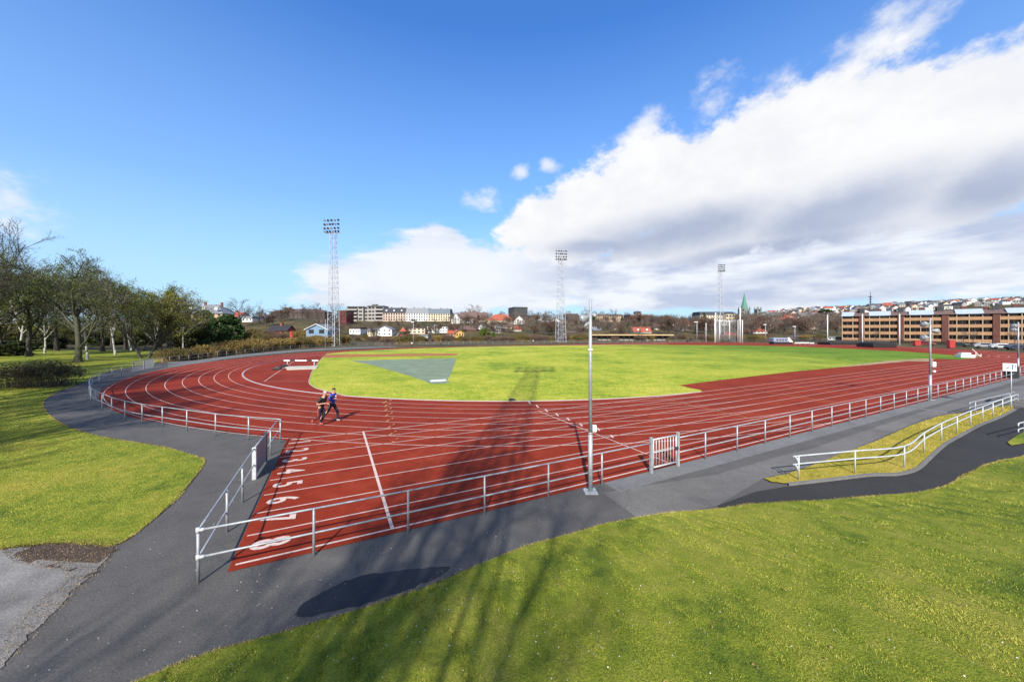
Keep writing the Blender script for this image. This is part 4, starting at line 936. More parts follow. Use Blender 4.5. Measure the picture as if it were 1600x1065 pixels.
def bush_mesh(key,w,d,h,seed,nst,mat,nl,ls,lmat,stem_r=.012,upr=.5):
    "many stems fanning from the ground plus small leaves near their ends"
    rg=np.random.default_rng(seed); S=TreeArr(); tips=[]
    for i in range(nst):
        bx,by=rg.uniform(-.38,.38)*w,rg.uniform(-.35,.35)*d; ex=bx+rg.normal(0,.16)*w*(1-upr*.6); ey=by+rg.normal(0,.16)*d*(1-upr*.6)
        q=max(.35,1-((bx/(w*.5))**2)*.45-((by/(d*.5))**2)*.3); ez=h*q*rg.uniform(.55,1.0)
        mid=np.array([(bx*.6+ex*.4),(by*.6+ey*.4),ez*.55]); pts=[(bx,by,-.1),mid,(ex,ey,ez)]; S.tube(pts,[stem_r,stem_r*.8,stem_r*.35],3)
        for k in range(5):
            t=rg.uniform(.45,1); a=mid*(1-t)+np.array([ex,ey,ez])*t; b=a+rg.normal(0,.10,3)*h+np.array([0,0,.13*h]); S.tube([a,b],[stem_r*.6,stem_r*.25],3); tips.append(b); tips.append((a+b)/2)
    tips=np.array(tips); out=[('stems',S.mesh(key+'_stems',mat))]
    if nl:
        B=TreeArr(); c=tips[rg.integers(0,len(tips),nl)]+rg.normal(0,h*.03,(nl,3)); c[:,2]=np.maximum(c[:,2],.03); u=rg.normal(0,1,(nl,3)); u/=np.linalg.norm(u,axis=1,keepdims=True); wv=np.cross(u,rg.normal(0,1,(nl,3))); wv/=np.linalg.norm(wv,axis=1,keepdims=True); s=rg.uniform(.5,1.2,(nl,1))*ls
        B.quads(c,u*s,wv*s*.6); out.append(('foliage',B.mesh(key+'_foliage',lmat,False)))
    PROTO[key]=out
def evergreen_mesh(key,rad,h,seed,nl,ls,mat,shape='round',z0=.0):
    rg=np.random.default_rng(seed); B=TreeArr(); nc=60; cl=[]
    for i in range(nc):
        t=rg.uniform(0,1); a=rg.uniform(0,6.28)
        if shape=='round': z=z0+(h-z0)*t; rr=rad*math.sqrt(max(.05,1-((t-.42)/.62)**2))
        else: z=z0+(h-z0)*t; rr=rad*(1-t)**.85+.1
        q=rg.uniform(.55,1)**.5; cl.append((math.cos(a)*rr*q*.86,math.sin(a)*rr*q*.86,z,rad*(.26 if shape=='round' else .22)*(1-.4*t)))
    cl=np.array(cl); idx=rg.integers(0,nc,nl); o=rg.normal(0,1,(nl,3)); o/=np.linalg.norm(o,axis=1,keepdims=True); o*=rg.uniform(.45,1.08,(nl,1))
    c=cl[idx,:3]+o*cl[idx,3:4]; c[:,2]=np.maximum(c[:,2],.05)
    dirv=c-np.array([0,0,h*.4]); dirv/=np.linalg.norm(dirv,axis=1,keepdims=True)+1e-6; u=dirv+rg.normal(0,.6,(nl,3)); u/=np.linalg.norm(u,axis=1,keepdims=True); w=np.cross(u,rg.normal(0,1,(nl,3))); w/=np.linalg.norm(w,axis=1,keepdims=True)
    s=rg.uniform(.6,1.3,(nl,1))*ls; B.quads(c,u*s,w*s*.35)
    W=TreeArr(); W.tube([(0,0,-.2),(0,0,h*.5),(0,0,h*.85)],[rad*.07+.06,rad*.05+.03,.02],6)
    for i in range(14):
        k=cl[rg.integers(0,nc)]; W.tube([(0,0,k[2]*.7),(k[0]*.6,k[1]*.6,k[2]*.9),(k[0],k[1],k[2])],[.05,.03,.015],4)
    PROTO[key]=[('trunk',W.mesh(key+'_trunk',BARK)),('crown',B.mesh(key+'_crown',mat,False))]
def plant(key,name,label,cat,X,Y,z=None,s=(1,1,1),rz=0,group=None):
    if z is None: z=FZ(X,Y)-.03
    t=thing(name,label,cat,(X,Y,z),rz,group); t.scale=s if isinstance(s,tuple) else (s,s,s)
    for nm,me in PROTO[key]: link(nm,me,t)
    return t
def plant_px(key,hk,name,label,cat,u,vb,vt,Y=None,ws=1.0,rz=0,group=None):
    "plant at photo point (u, vb) so that its top reaches vt; hk = height of the prototype"
    if Y: X=XU(u,Y); z=FZ(X,Y)
    else: X,Y,z=PT(u,vb)
    s=(ZV(vt,Y)-z)/hk; return plant(key,name,label,cat,X,Y,z-.03,(s*ws,s*ws,s),rz,group)
# --- left park
proto_tree('big_bare',16,3,bare_spec(16,(11,9,8,8),(50,44,44,44),t0=.18,up=.05,lens=(.80,.56,.5,.48)),.30,BARKG,TWIGM,BUDS,5000,.06)
proto_tree('big_bare2',16,12,bare_spec(16,(10,9,8,6),(50,44,44,42),t0=.20,up=.05,lens=(.78,.55,.5,.5)),.28,BARKG,TWIG)
proto_tree('olive_tree',12,5,bare_spec(12,(9,7,6,5),(55,45,42,42),t0=.15,up=.05,lens=(.72,.58,.52,.5)),.26,BARK,TWIGO,BUDS,9500,.065)
proto_tree('olive_multi',10,8,bare_spec(10,(7,6,5,5),(42,42,42,40),t0=.12,up=.04,lens=(.66,.58,.5,.5)),.24,BARK,TWIGO,BUDY,9000,.062,multi=5)
proto_tree('birch',14,9,bare_spec(14,(14,6,5,4),(42,40,40,38),t0=.22,up=.0,lens=(.36,.5,.5,.5),wob=.10),.10,BIRCH,TWIGP)
proto_tree('birch_bud',13,14,bare_spec(13,(14,6,5,3),(46,40,40,38),t0=.22,up=-.01,lens=(.40,.5,.5,.5)),.095,BIRCH,TWIGO,BUDS,7000,.075)
proto_tree('town_bare',11,21,bare_spec(11,(8,7,6,5),(50,44,42,40),t0=.22,up=.05,lens=(.72,.55,.5,.5)),.24,BARK,TWIG)
proto_tree('town_brown',9,23,bare_spec(9,(8,7,6,5),(50,46,44,42),t0=.16,up=.05,lens=(.75,.58,.52,.5)),.20,BARK,TWIGB)
proto_tree('town_brown2',8,27,bare_spec(8,(9,7,6,5),(56,46,44,42),t0=.12,up=.03,lens=(.80,.6,.52,.5)),.18,BARK,TWIGB,BROWNL,4000,.10)
bush_mesh('brown_bush',6.4,3.0,2.1,31,420,TWIG,5200,.055,leaf_mat('brown budding hedge leaves',(.050,.052,.018),(.105,.095,.034),.8),.012,.5)
bush_mesh('scrub_tan',6,4,2.4,33,260,TWIGT,4200,.085,DRYL,.016,.8)
SCRL=leaf_mat('olive brown scrub leaves',(.048,.046,.016),(.125,.100,.030),.3)
bush_mesh('scrub_olive',6,4,2.4,35,240,TWIGT,4200,.085,SCRL,.016,.6)
bush_mesh('scrub_brown',6,4,2.4,37,260,TWIGB,3200,.085,BROWNL,.016,.6)
evergreen_mesh('round_fir',3.6,6.6,41,9000,.22,NEED); evergreen_mesh('cone_fir',2.6,9,43,6000,.22,NEED,'cone'); evergreen_mesh('green_pine',2.6,4.6,45,5000,.20,NEEDL)
evergreen_mesh('dark_mass',4.0,6.0,47,9000,.24,BUDD)
plant_px('big_bare',16,'bare_tree','large bare forked tree with wide grey green crown beside the brown bush','tree',122,566,388,rz=.9,ws=1.15)
plant_px('big_bare2',16,'bare_tree','tall dark bare tree cut off by the left edge of the view','tree',-40,572,330,rz=2.1,ws=1.0)
for i,(k,hk,u,vb,vt,ws,lb) in enumerate([
 ('olive_tree',12,45,557,404,1.05,'dense olive green tree with thick trunk at the far left of the lawn'),
 ('olive_tree',12,-8,560,398,1.1,'dense olive green tree half outside the left edge'),
 ('olive_tree',12,88,548,415,1.0,'olive green tree standing behind the large forked bare tree'),
 ('olive_tree',12,160,549,424,.95,'olive green tree to the right of the large forked bare tree'),
 ('olive_multi',10,226,560,446,1.15,'olive yellow tree with a fan of dark stems near the mesh gates'),
 ('olive_multi',10,262,546,458,1.0,'yellow olive shrub tree just left of the thin pale birch'),
 ('olive_tree',12,196,545,436,.9,'slender olive tree between the white birch and the fan stemmed tree'),
 ('olive_multi',10,15,550,440,1.2,'low spreading olive shrub tree by the dark hedge')]):
    plant_px(k,hk,'budding_tree',lb,'tree',u,vb,vt,ws=ws,rz=1.3*i,group='budding trees of the left park')
for i,(k,hk,u,vb,vt,lb) in enumerate([
 ('birch',14,136.5,561.5,398,'white birch trunk right behind the large forked bare tree'),
 ('birch',14,180,555,424,'white birch standing alone between the forked tree and the fan stemmed tree'),
 ('birch_bud',13,240,551.5,445,'white birch with twin trunk left of the olive hedge by the mesh gates'),
 ('birch',14,286,545.5,440,'thin pale birch with purple twigs in front of the dark round evergreen'),
 ('birch',14,268,541,452,'purple twigged birch behind the yellow olive shrub tree'),
 ('birch_bud',13,70,552,425,'birch in the shade behind the dense olive tree'),
 ('birch',14,30,553,400,'birch with purple twigs rising above the far left olive trees'),
 ('birch_bud',13,205,547,440,'small budding birch behind the fan stemmed tree')]):
    plant_px(k,hk,'birch_tree',lb,'tree',u,vb,vt,ws=.95,rz=.8*i+.3,group='birches of the left park')
plant('brown_bush','bush','wide brown budding bush on the lawn in front of the forked bare tree','bush',*P(62,604),z=.0,s=(1.02,1.0,1.0),rz=.06)
plant_px('round_fir',6.6,'evergreen','big dark green rounded evergreen above the scrub left of the red cabin','evergreen',352,540,494,Y=112,ws=1.04,rz=.5)
plant_px('round_fir',6.6,'evergreen','smaller rounded evergreen in front of the grey hipped roof','evergreen',319,530,487,Y=125,ws=.66,rz=2)
plant_px('dark_mass',6,'evergreen','dark ivy green mass behind the thin pale birch','evergreen',300,545,500,Y=100,ws=.9,rz=1)
plant_px('dark_mass',6,'hedge','dark clipped hedge in shade at the far left of the lawn','hedge',15,556,533,ws=1.7,rz=1)
plant_px('dark_mass',6,'evergreen','dark evergreen bush in shade behind the far left hedge','evergreen',78,545,522,ws=1.2,rz=2.2)
# scrub band outside the bend
rs=random.Random(5); sc_i=0
for u in np.arange(246,512,8.5):
    v=np.interp(u,[246,300,340,400,460,512],[566.5,560.5,555,548.8,544.2,541.3])+rs.uniform(-1.2,-.2); k='scrub_olive' if u<300 else ('scrub_tan' if rs.random()<.85 else 'scrub_olive')
    X,Y=P(u,v); s=rs.uniform(.75,1.1)*(1 if u>330 else .72); plant(k,'shrub',('olive shrub in the hedge outside the mesh gates and bend fence' if u<330 else 'tan winter shrub in the scrub behind the bend fence'),'shrub',X,Y+1.5,z=0,s=(s,s,s*rs.uniform(.8,1.15)),rz=rs.uniform(0,6),group='shrubs outside the bend fence, olive part' if u<330 else 'shrubs outside the bend fence, tan part')
for u in np.arange(330,640,11):
    if 545<u<600: continue
    Y=rs.uniform(112,132); X=XU(u,Y); k=rs.choice(['scrub_tan','scrub_olive','scrub_brown']); s=rs.uniform(.8,1.35); plant(k,'shrub','winter shrub on the rough bank behind the scrub and floodlight mast','shrub',X,Y,s=(s,s,s),rz=rs.uniform(0,6),group='shrubs on the rough bank')
# shrubs and small trees along the far straight, behind the pale fence
for u in np.arange(560,1320,9.5):
    if 1204<u<1240 or 1285<u<1312: continue
    Y=rs.uniform(142,168)+max(0,(u-900)*.045); X=XU(u+rs.uniform(-3,3),Y); k=rs.choice(['scrub_brown','scrub_brown','scrub_olive','scrub_tan']); s=rs.uniform(.55,1.15)
    plant(k,'shrub','brown winter shrub in the row behind the far straight fence','shrub',X,Y,s=(s,s,s),rz=rs.uniform(0,6),group='shrubs behind the far straight')
# single trees with a place of their own
for k,hk,u,vb,vt,Y,ws,nm,lb in [
 ('town_bare',11,377,508,463.5,150,1.25,'bare_tree','dark bare tree before the red roofed house on the left hill'),
 ('town_bare',11,405,508,477,160,1.0,'bare_tree','small bare tree between the red roof and the long brown building'),
 ('town_bare',11,446,505,473,185,.8,'bare_tree','bare tree rising over the left part of the long brown building'),
 ('town_bare',11,472,505,474,185,1.2,'bare_tree','bare tree over the middle of the long brown building'),
 ('town_bare',11,497,505,471,180,1.0,'bare_tree','bare tree left of the left floodlight mast'),
 ('town_bare',11,526,507,471,175,1.0,'bare_tree','bare tree right behind the left floodlight mast'),
 ('town_brown',9,621,527,495,190,1.2,'bare_tree','brown bare tree before the beige apartment house'),
 ('town_brown',9,583,527,503,185,1.0,'bare_tree','brown bare tree below the concrete flats'),
 ('town_bare',11,740,500,474,330,1.5,'bare_tree','bare crown on the skyline behind the white gabled house'),
 ('town_bare',11,853,525,486,240,1.0,'bare_tree','dark bare tree right of the dark cube tower'),
 ('town_brown2',8,853,530,500,190,1.5,'bare_tree','wide red brown tree left of the middle floodlight mast'),
 ('town_brown2',8,834,531,506,185,1.2,'bare_tree','red brown tree below the dark cube tower'),
 ('town_brown',9,950,526,500,200,1.0,'bare_tree','brown tree behind the near light pole'),
 ('town_bare',11,958,520,481,260,.9,'bare_tree','bare tree over the flats right of the near light pole'),
 ('town_bare',11,978,520,486,260,.8,'bare_tree','bare tree left of the square brick house'),
 ('town_brown',9,1062,528,504,215,1.3,'bare_tree','brown tree before the pointed grey roof'),
 ('town_brown',9,1088,530,500,215,1.2,'bare_tree','brown tree just left of the throwing cage'),
 ('town_bare',11,1186,528,492,250,1.0,'bare_tree','bare tree right of the cathedral choir'),
 ('town_bare',11,1345,540,512,140,.8,'bare_tree','young bare tree in front of the brick flats, left one'),
 ('town_bare',11,1368,541,512,138,.7,'bare_tree','young bare tree before the second white roof'),
 ('town_bare',11,1505,545,515,127,.8,'bare_tree','young bare tree before the third white roof'),
 ('town_bare',11,1520,546,514,126,.7,'bare_tree','slim young bare tree right of its twin before the flats'),
 ('town_bare',11,1585,548,512,122,.9,'bare_tree','bare tree before the flats at the right edge')]:
    plant_px(k,hk,nm,lb,'tree',u,vb,vt,Y=Y,ws=ws,rz=u*.37,group='single bare trees of the town')
for u,vb,vt,Y,ws,k,hk,lb in [(757,533,513,165,.95,'green_pine',4.6,'bright green bushy pine behind the pale fence'),(771,533,519,164,.8,'green_pine',4.6,'smaller green bush right of the bright pine'),(972,519,494,250,1.0,'cone_fir',9,'dark conifer left of the square brick house'),(981,521,503,245,1.1,'cone_fir',9,'short dark conifer beside the taller one'),(928,515,490,270,1.0,'cone_fir',9,'dark conifer behind the near light pole'),(760,517,499,240,.8,'cone_fir',9,'dark conifer right of the white gabled house'),(720,512,502,250,.8,'cone_fir',9,'small conifer at the white gabled house'),(1100,512,488,300,.9,'cone_fir',9,'dark conifer before the beige school'),(1290,505,484,420,1.4,'round_fir',6.6,'round dark pine on the ridge behind the slender pole'),(1314,520,497,330,1.0,'cone_fir',9,'dark conifer at the left end of the brick flats')]:
    plant_px(k,hk,'evergreen',lb,'evergreen',u,vb,vt,Y=Y,ws=ws,rz=u*.7)
# town trees filling the valley and hill
gcount=0
def belt(u0,u1,n,y0,y1,keys,hs,group,label,seed):
    rg=random.Random(seed)
    for i in range(n):
        u=u0+(u1-u0)*(i+rg.uniform(0,1))/n; Y=rg.uniform(y0,y1); X=XU(u,Y); k,hk=rg.choice(keys); h=rg.uniform(*hs); s=h/hk
        plant(k,'bare_tree',label,'tree',X,Y,s=(s*rg.uniform(1,1.35),s*rg.uniform(1,1.35),s),rz=rg.uniform(0,6),group=group)
TK=[('town_brown',9),('town_brown2',8),('town_bare',11)]
belt(395,560,30,150,235,TK,(4,7),'trees on the slope below the long brown building','bare tree on the slope below the long brown building',1)
belt(700,1000,82,185,285,TK,(4,7),'trees among the houses of the valley','brown bare tree among the houses beyond the far straight',2)
belt(1000,1115,42,200,290,TK,(6,11),'trees of the wooded slope left of the cage','bare tree on the wooded slope left of the throwing cage',3)
belt(1150,1320,50,195,270,TK,(6,10),'trees of the wooded slope below the hill','bare tree on the wooded slope between cathedral and brick flats',4)
belt(1115,1160,8,210,240,TK,(5,8),'trees behind the cage','bare tree behind the throwing cage',5)
belt(560,700,20,176,262,TK,(4,7.5),'trees between the front houses and the apartment row','brown bare tree below the apartment row',8)
def far_wood(name,areas,mat,seed):
    "distant trees too many and too small to be told apart: twig tufts over short trunks"
    rg=np.random.default_rng(seed); B=TreeArr()
    for u0,u1,y0,y1,h0,h1,n in areas:
        for i in range(n):
            u=u0+(u1-u0)*(i+rg.random())/n; Y=rg.uniform(y0,y1); X=XU(u,Y); z=FZ(X,Y)
            if u>1150 and Y>500 and z<15: continue
            h=rg.uniform(h0,h1); w=h*rg.uniform(.36,.5); k=150
            o=rg.normal(0,1,(k,3)); o/=np.linalg.norm(o,axis=1,keepdims=True); o*=rg.uniform(.25,1,(k,1))**.5
            c=np.array([X,Y,z+h*.58])+o*np.array([w,w,h*.42]); d=o+np.array([0,0,.5])+rg.normal(0,.4,(k,3)); d/=np.linalg.norm(d,axis=1,keepdims=True); q=np.cross(d,rg.normal(0,1,(k,3))); q/=np.linalg.norm(q,axis=1,keepdims=True)
            B.quads(c,d*h*rg.uniform(.05,.11,(k,1)),q*max(.07,Y*.00022)); B.tube([(X,Y,z-.5),(X,Y,z+h*.6)],[h*.022,h*.012],4)
    link(name,B.mesh(name,mat,False),None,'stuff')
far_wood('distant_bare_wood',[(560,1180,320,480,7,12,70),(1145,1320,270,470,6,11,120),(1140,1650,540,1400,6,11,230),(700,1120,200,330,4,8,150),(1150,1320,200,330,5,9,80)],TWIGB,61)
far_wood('distant_evergreen_wood',[(1180,1650,560,1400,5,9,60),(1000,1180,300,450,6,10,16),(1180,1320,260,450,5,9,22)],leaf_mat('far evergreens',(.012,.022,.012),(.035,.05,.022),.1),62)
for i,u in enumerate(np.arange(-60,300,13)):
    Y=random.Random(int(u)+7).uniform(88,130); k,hk=[('olive_tree',12),('dark_mass',6),('olive_multi',10)][i%3]; h=[9,5,8][i%3]*random.Random(int(u)).uniform(.8,1.25); X=XU(u,Y); s=h/hk
    plant(k,'background_tree','olive or dark tree in the row behind the birches of the left park','tree',X,Y,s=(s*1.2,s*1.2,s),rz=i*1.1,group='trees behind the left park')
# trees behind and beside the viewer whose shadows fall into the view
for X,Y,h,wd,k,lb,rz in [(-3.7,-8.6,19.0,.66,'big_bare2','tall bare tree on the bank behind the viewer, shading track and near path',.4),(-5.6,-8.5,12.5,.75,'big_bare2','bare tree behind the viewer, shading the path below the near corner post',1.4),
 (-24.5,6.0,14,.9,'big_bare','bare tree outside the left edge shading the path bend',2.7),(-31,10,16,1.0,'big_bare','bare tree outside the left edge shading the curved fence',2.2),(-38,15,17,1.0,'big_bare','bare tree outside the left edge shading the start of the bend',.2),(-45,21,16,1.0,'big_bare','bare tree outside the left edge shading the brown bush',5.2),(-60,30,17,1.1,'big_bare','bare tree outside the left edge shading the far left lawn',3.1),(-74,40,17,1.1,'big_bare','bare tree outside the left edge shading the park birches',1.1),(-53,26,16,1.1,'big_bare','bare tree outside the left edge shading the lawn behind the brown bush',.7),(-20.5,1.0,10.0,.8,'big_bare2','bare tree outside the left edge shading the left lawn',3.5),(-29,3.5,11,.9,'big_bare','bare tree outside the left edge shading lawn beside the path',4.4),(11.5,-8.0,10,.8,'big_bare2','bare tree behind the viewer to the right shading the lower right lawn',.9)]:
    s=h/16; plant(k,'bare_tree',lb,'tree',X,Y,z=.0,s=(s*wd,s*wd,s),rz=rz)
# ------------------------------------------------------------------ grass blades
def blades(name,pts,lab,mat,hmin,hmax,seed):
    rg=np.random.default_rng(seed); n=len(pts); d=np.hypot(pts[:,0],pts[:,1]); w=np.maximum(.0022,d*.00042); h=rg.uniform(hmin,hmax,n)*(1+.5*(rg.random(n)<.08))
    a=rg.uniform(0,6.283,n); t=rg.uniform(0,6.283,n); ln=h*rg.uniform(.2,1.1,n)
    x=np.stack([np.cos(a)*w,np.sin(a)*w,0*a],1); tip=pts+np.stack([np.cos(t)*ln,np.sin(t)*ln,h],1)
    V=np.stack([pts-x,pts+x,tip],1).reshape(-1,3); Fq=np.arange(3*n).reshape(n,3); me=np_mesh(name,V,Fq,mat,False,3)
    return link(name,me,None,'stuff')
def blade_mat(name,cols):
    m,nt,b=node_mat(name); g=N(nt,'ShaderNodeNewGeometry'); big=noise(nt,g.outputs['Position'],.33,4,.6,.4); mid=noise(nt,g.outputs['Position'],2.2,4,.65)
    cl=noise(nt,g.outputs['Position'],7.5,4,.7); mid=math_(nt,'ADD',math_(nt,'MULTIPLY',mid,.6),math_(nt,'MULTIPLY',cl,.4))
    k=math_(nt,'ADD',math_(nt,'ADD',math_(nt,'MULTIPLY',big,.70),math_(nt,'MULTIPLY',mid,.75)),math_(nt,'MULTIPLY',g.outputs['Random Per Island'],.42))
    tf=noise(nt,g.outputs['Position'],19,3,.75); k=math_(nt,'ADD',k,math_(nt,'MULTIPLY',math_(nt,'SUBTRACT',tf,.5),.70))
    L(nt,ramp(nt,k,[(.73,cols[0]),(.92,cols[1]),(1.14,cols[2])]),b.inputs['Base Color']); b.inputs['Roughness'].default_value=.7; b.inputs['Specular IOR Level'].default_value=.2; return m
BL=blade_mat('grass blades',[(.036,.082,.007),(.235,.300,.020),(.46,.43,.080)])
def bank_points(n,seed):
    rg=np.random.default_rng(seed); E=np.array(bank_d); k=len(E)
    i=rg.integers(0,k-1,n*5); f=rg.random(n*5)[:,None]; e=E[i]*(1-f)+E[i+1]*f; t=rg.uniform(0,1,n*5)*9.5
    x=e[:,0]+bn.x*t; y=e[:,1]+bn.y*t; z=np.where(t>1,.15*t,.075*t*t+.075*t)+.035-np.maximum(0,t-9)*.13
    ok=(y>2.2); u=800+F*x/np.maximum(y,.1); v=HZ+(H-z)*F/np.maximum(y,.1); ok&=(u>-60)&(u<1680)&(v<1110)
    d=np.hypot(x,y); ok&=rg.random(len(x))<np.clip((6.0/d)**1.2,0,1)
    P_=np.stack([x,y,z-.01],1)[ok]; return P_[:n]
blades('bank_grass',bank_points(400000,3),None,BL,.010,.032,4)
def inside(poly,x,y):
    c=np.zeros(len(x),bool); n=len(poly); j=n-1
    for i in range(n):
        xi,yi=poly[i];xj,yj=poly[j]; m=((yi>y)!=(yj>y))&(x<(xj-xi)*(y-yi)/((yj-yi) or 1e-9)+xi); c^=m; j=i
    return c
def flat_points(poly,n,seed,z,ymax,p=1.5,y0=7):
    rg=np.random.default_rng(seed); q=np.array(poly); out=[]
    lo=q.min(0);hi=np.minimum(q.max(0),[60,ymax]); lo=np.maximum(lo,[-70,y0]); tot=0
    while tot<n:
        x=rg.uniform(lo[0],hi[0],n*4); y=rg.uniform(lo[1],hi[1],n*4); ok=rg.random(n*4)<np.clip((y0/y)**p,0,1); u=800+F*x/y; ok&=(u>-20)&(u<1640); x,y=x[ok],y[ok]; m=inside(poly,x,y); out.append(np.stack([x[m],y[m],np.full(m.sum(),z)],1)); tot+=m.sum()
        if len(out)>12: break
    return np.concatenate(out)[:n]
lp_=lawn_w+[P(240,560),P(-10,560),P(-900,560),P(-900,858)]
blades('park_grass',flat_points(lp_,150000,5,.016,38,1.2),None,BL,.008,.026,6)
BLY=blade_mat('dry yellow grass blades',[(.10,.12,.012),(.32,.27,.025),(.55,.42,.11)])
blades('island_grass',flat_points(isl,26000,7,.045,30,.6),None,BLY,.012,.034,8)

LITTER=blade_mat('dead grass and leaf litter',[(.035,.022,.014),(.10,.065,.035),(.34,.25,.14)])
blades('leaf_litter',flat_points([P(u,v) for u,v in [(0,858),(60,845),(130,842),(190,842),(182,862),(156,897),(122,926),(82,968),(44,1006),(0,1052),(-40,1040),(0,1000),(40,955),(78,925),(108,905),(95,892),(60,888),(20,880)]],5000,9,.018,12,.2,y0=4.5),None,LITTER,.008,.03,10)
# scattered dead leaves and daisies on the bank
def scatter(name,pts,size,mat,seed):
    rg=np.random.default_rng(seed); n=len(pts); u=rg.normal(0,1,(n,3)); u[:,2]*=.35; u/=np.linalg.norm(u,axis=1,keepdims=True); w=np.cross(u,np.array([0,0,1.])+rg.normal(0,.35,(n,3))); w/=np.linalg.norm(w,axis=1,keepdims=True); s=rg.uniform(.5,1.2,(n,1))*size
    B=TreeArr(); B.quads(pts+np.array([0,0,.04]),u*s,w*s*.7); return link(name,B.mesh(name,mat,False),None,'stuff')
scatter('fallen_leaves',bank_points(300,21),.014,leaf_mat('dry brown leaf',(.09,.05,.02),(.30,.19,.09)),22)
scatter('small_daisies',bank_points(520,23),.008,M('white petals',(.62,.62,.58),.7),24)

def rim_points(line,n,seed,z,lo,hi):
    rg=np.random.default_rng(seed); E=np.array(dens(line,.1)); O=np.array(offs([tuple(p) for p in E],1.0)); i=rg.integers(0,len(E)-1,n*3); f=rg.random(n*3)[:,None]; e=E[i]*(1-f)+E[i+1]*f; d=(O-E)[i]; t=rg.uniform(lo,hi,n*3)*(.45+.55*np.sin(i*.31+seed)*np.sin(i*.083))
    p=e+d*t[:,None]; y=np.maximum(p[:,1],.1); u=800+F*p[:,0]/y; ok=(p[:,1]>2)&(u>-30)&(u<1640)&(rg.random(n*3)<np.clip(7/y,0,1)); return np.concatenate([p,np.full((len(p),1),z)],1)[ok][:n]
BRIM=blade_mat('dry rim grass blades',[(.09,.10,.015),(.26,.24,.03),(.50,.40,.13)])
blades('rim_grass',np.concatenate([rim_points(bank_w,26000,31,.012,-.09,.09),rim_points(lawn_w,20000,32,.010,-.08,.08)]),None,BRIM,.012,.05,33)
pg=flat_points([P(u,v) for u,v in [(0,1060),(60,985),(200,850),(330,720),(300,690),(140,640),(440,700),(300,900),(480,880),(940,770),(1180,745),(1040,800),(800,862),(560,955),(220,1062)]],420,41,.0,30,.9,y0=5.0)
scatter('path_grit',pg-np.array([0,0,.034]),.011,leaf_mat('pale grit and leaf bits',(.10,.07,.04),(.42,.39,.35),3.0),42)
# ------------------------------------------------------------------ buildings
WIN=M('dark window glass',(.025,.030,.038),.15,0,.3,.5,spec=.6)
def wallm(n,c,v=.1): return M(n,c,.85,0,v,.6,bmp=.05)
def roofm(n,c,v=.22): return M(n,c,.8,0,v,1.2,bmp=.2)
W_WHITE=wallm('white painted boards',(.66,.66,.64)); W_CREAM=wallm('cream render',(.58,.50,.36)); W_BEIGE=wallm('beige pink render',(.47,.37,.30)); W_YEL=wallm('yellow boards',(.50,.30,.08)); W_RED=wallm('red painted boards',(.30,.035,.028)); W_DRED=wallm('dark red boards',(.13,.025,.025)); W_GREY=wallm('grey concrete',(.29,.27,.25)); W_BLUE=wallm('grey blue boards',(.15,.24,.35)); W_BRICK=wallm('brown red brick',(.17,.065,.045),.25); W_TAN=wallm('tan render',(.38,.28,.19)); W_BRN=wallm('brown boards',(.085,.06,.05)); W_STONE=wallm('weathered grey green stone',(.13,.14,.13),.3)
R_DARK=roofm('dark slate roof',(.030,.034,.045)); R_GREY=roofm('grey slate roof',(.17,.185,.20)); R_RED=roofm('red tile roof',(.30,.075,.04)); R_BRN=roofm('brown tile roof',(.11,.07,.06)); R_BLK=roofm('black felt roof',(.022,.022,.024)); R_GBLUE=roofm('blue grey roof',(.10,.13,.16)); R_COP=roofm('green copper roof',(.07,.20,.15),.25); R_LEAD=roofm('grey green lead roof',(.17,.22,.22))
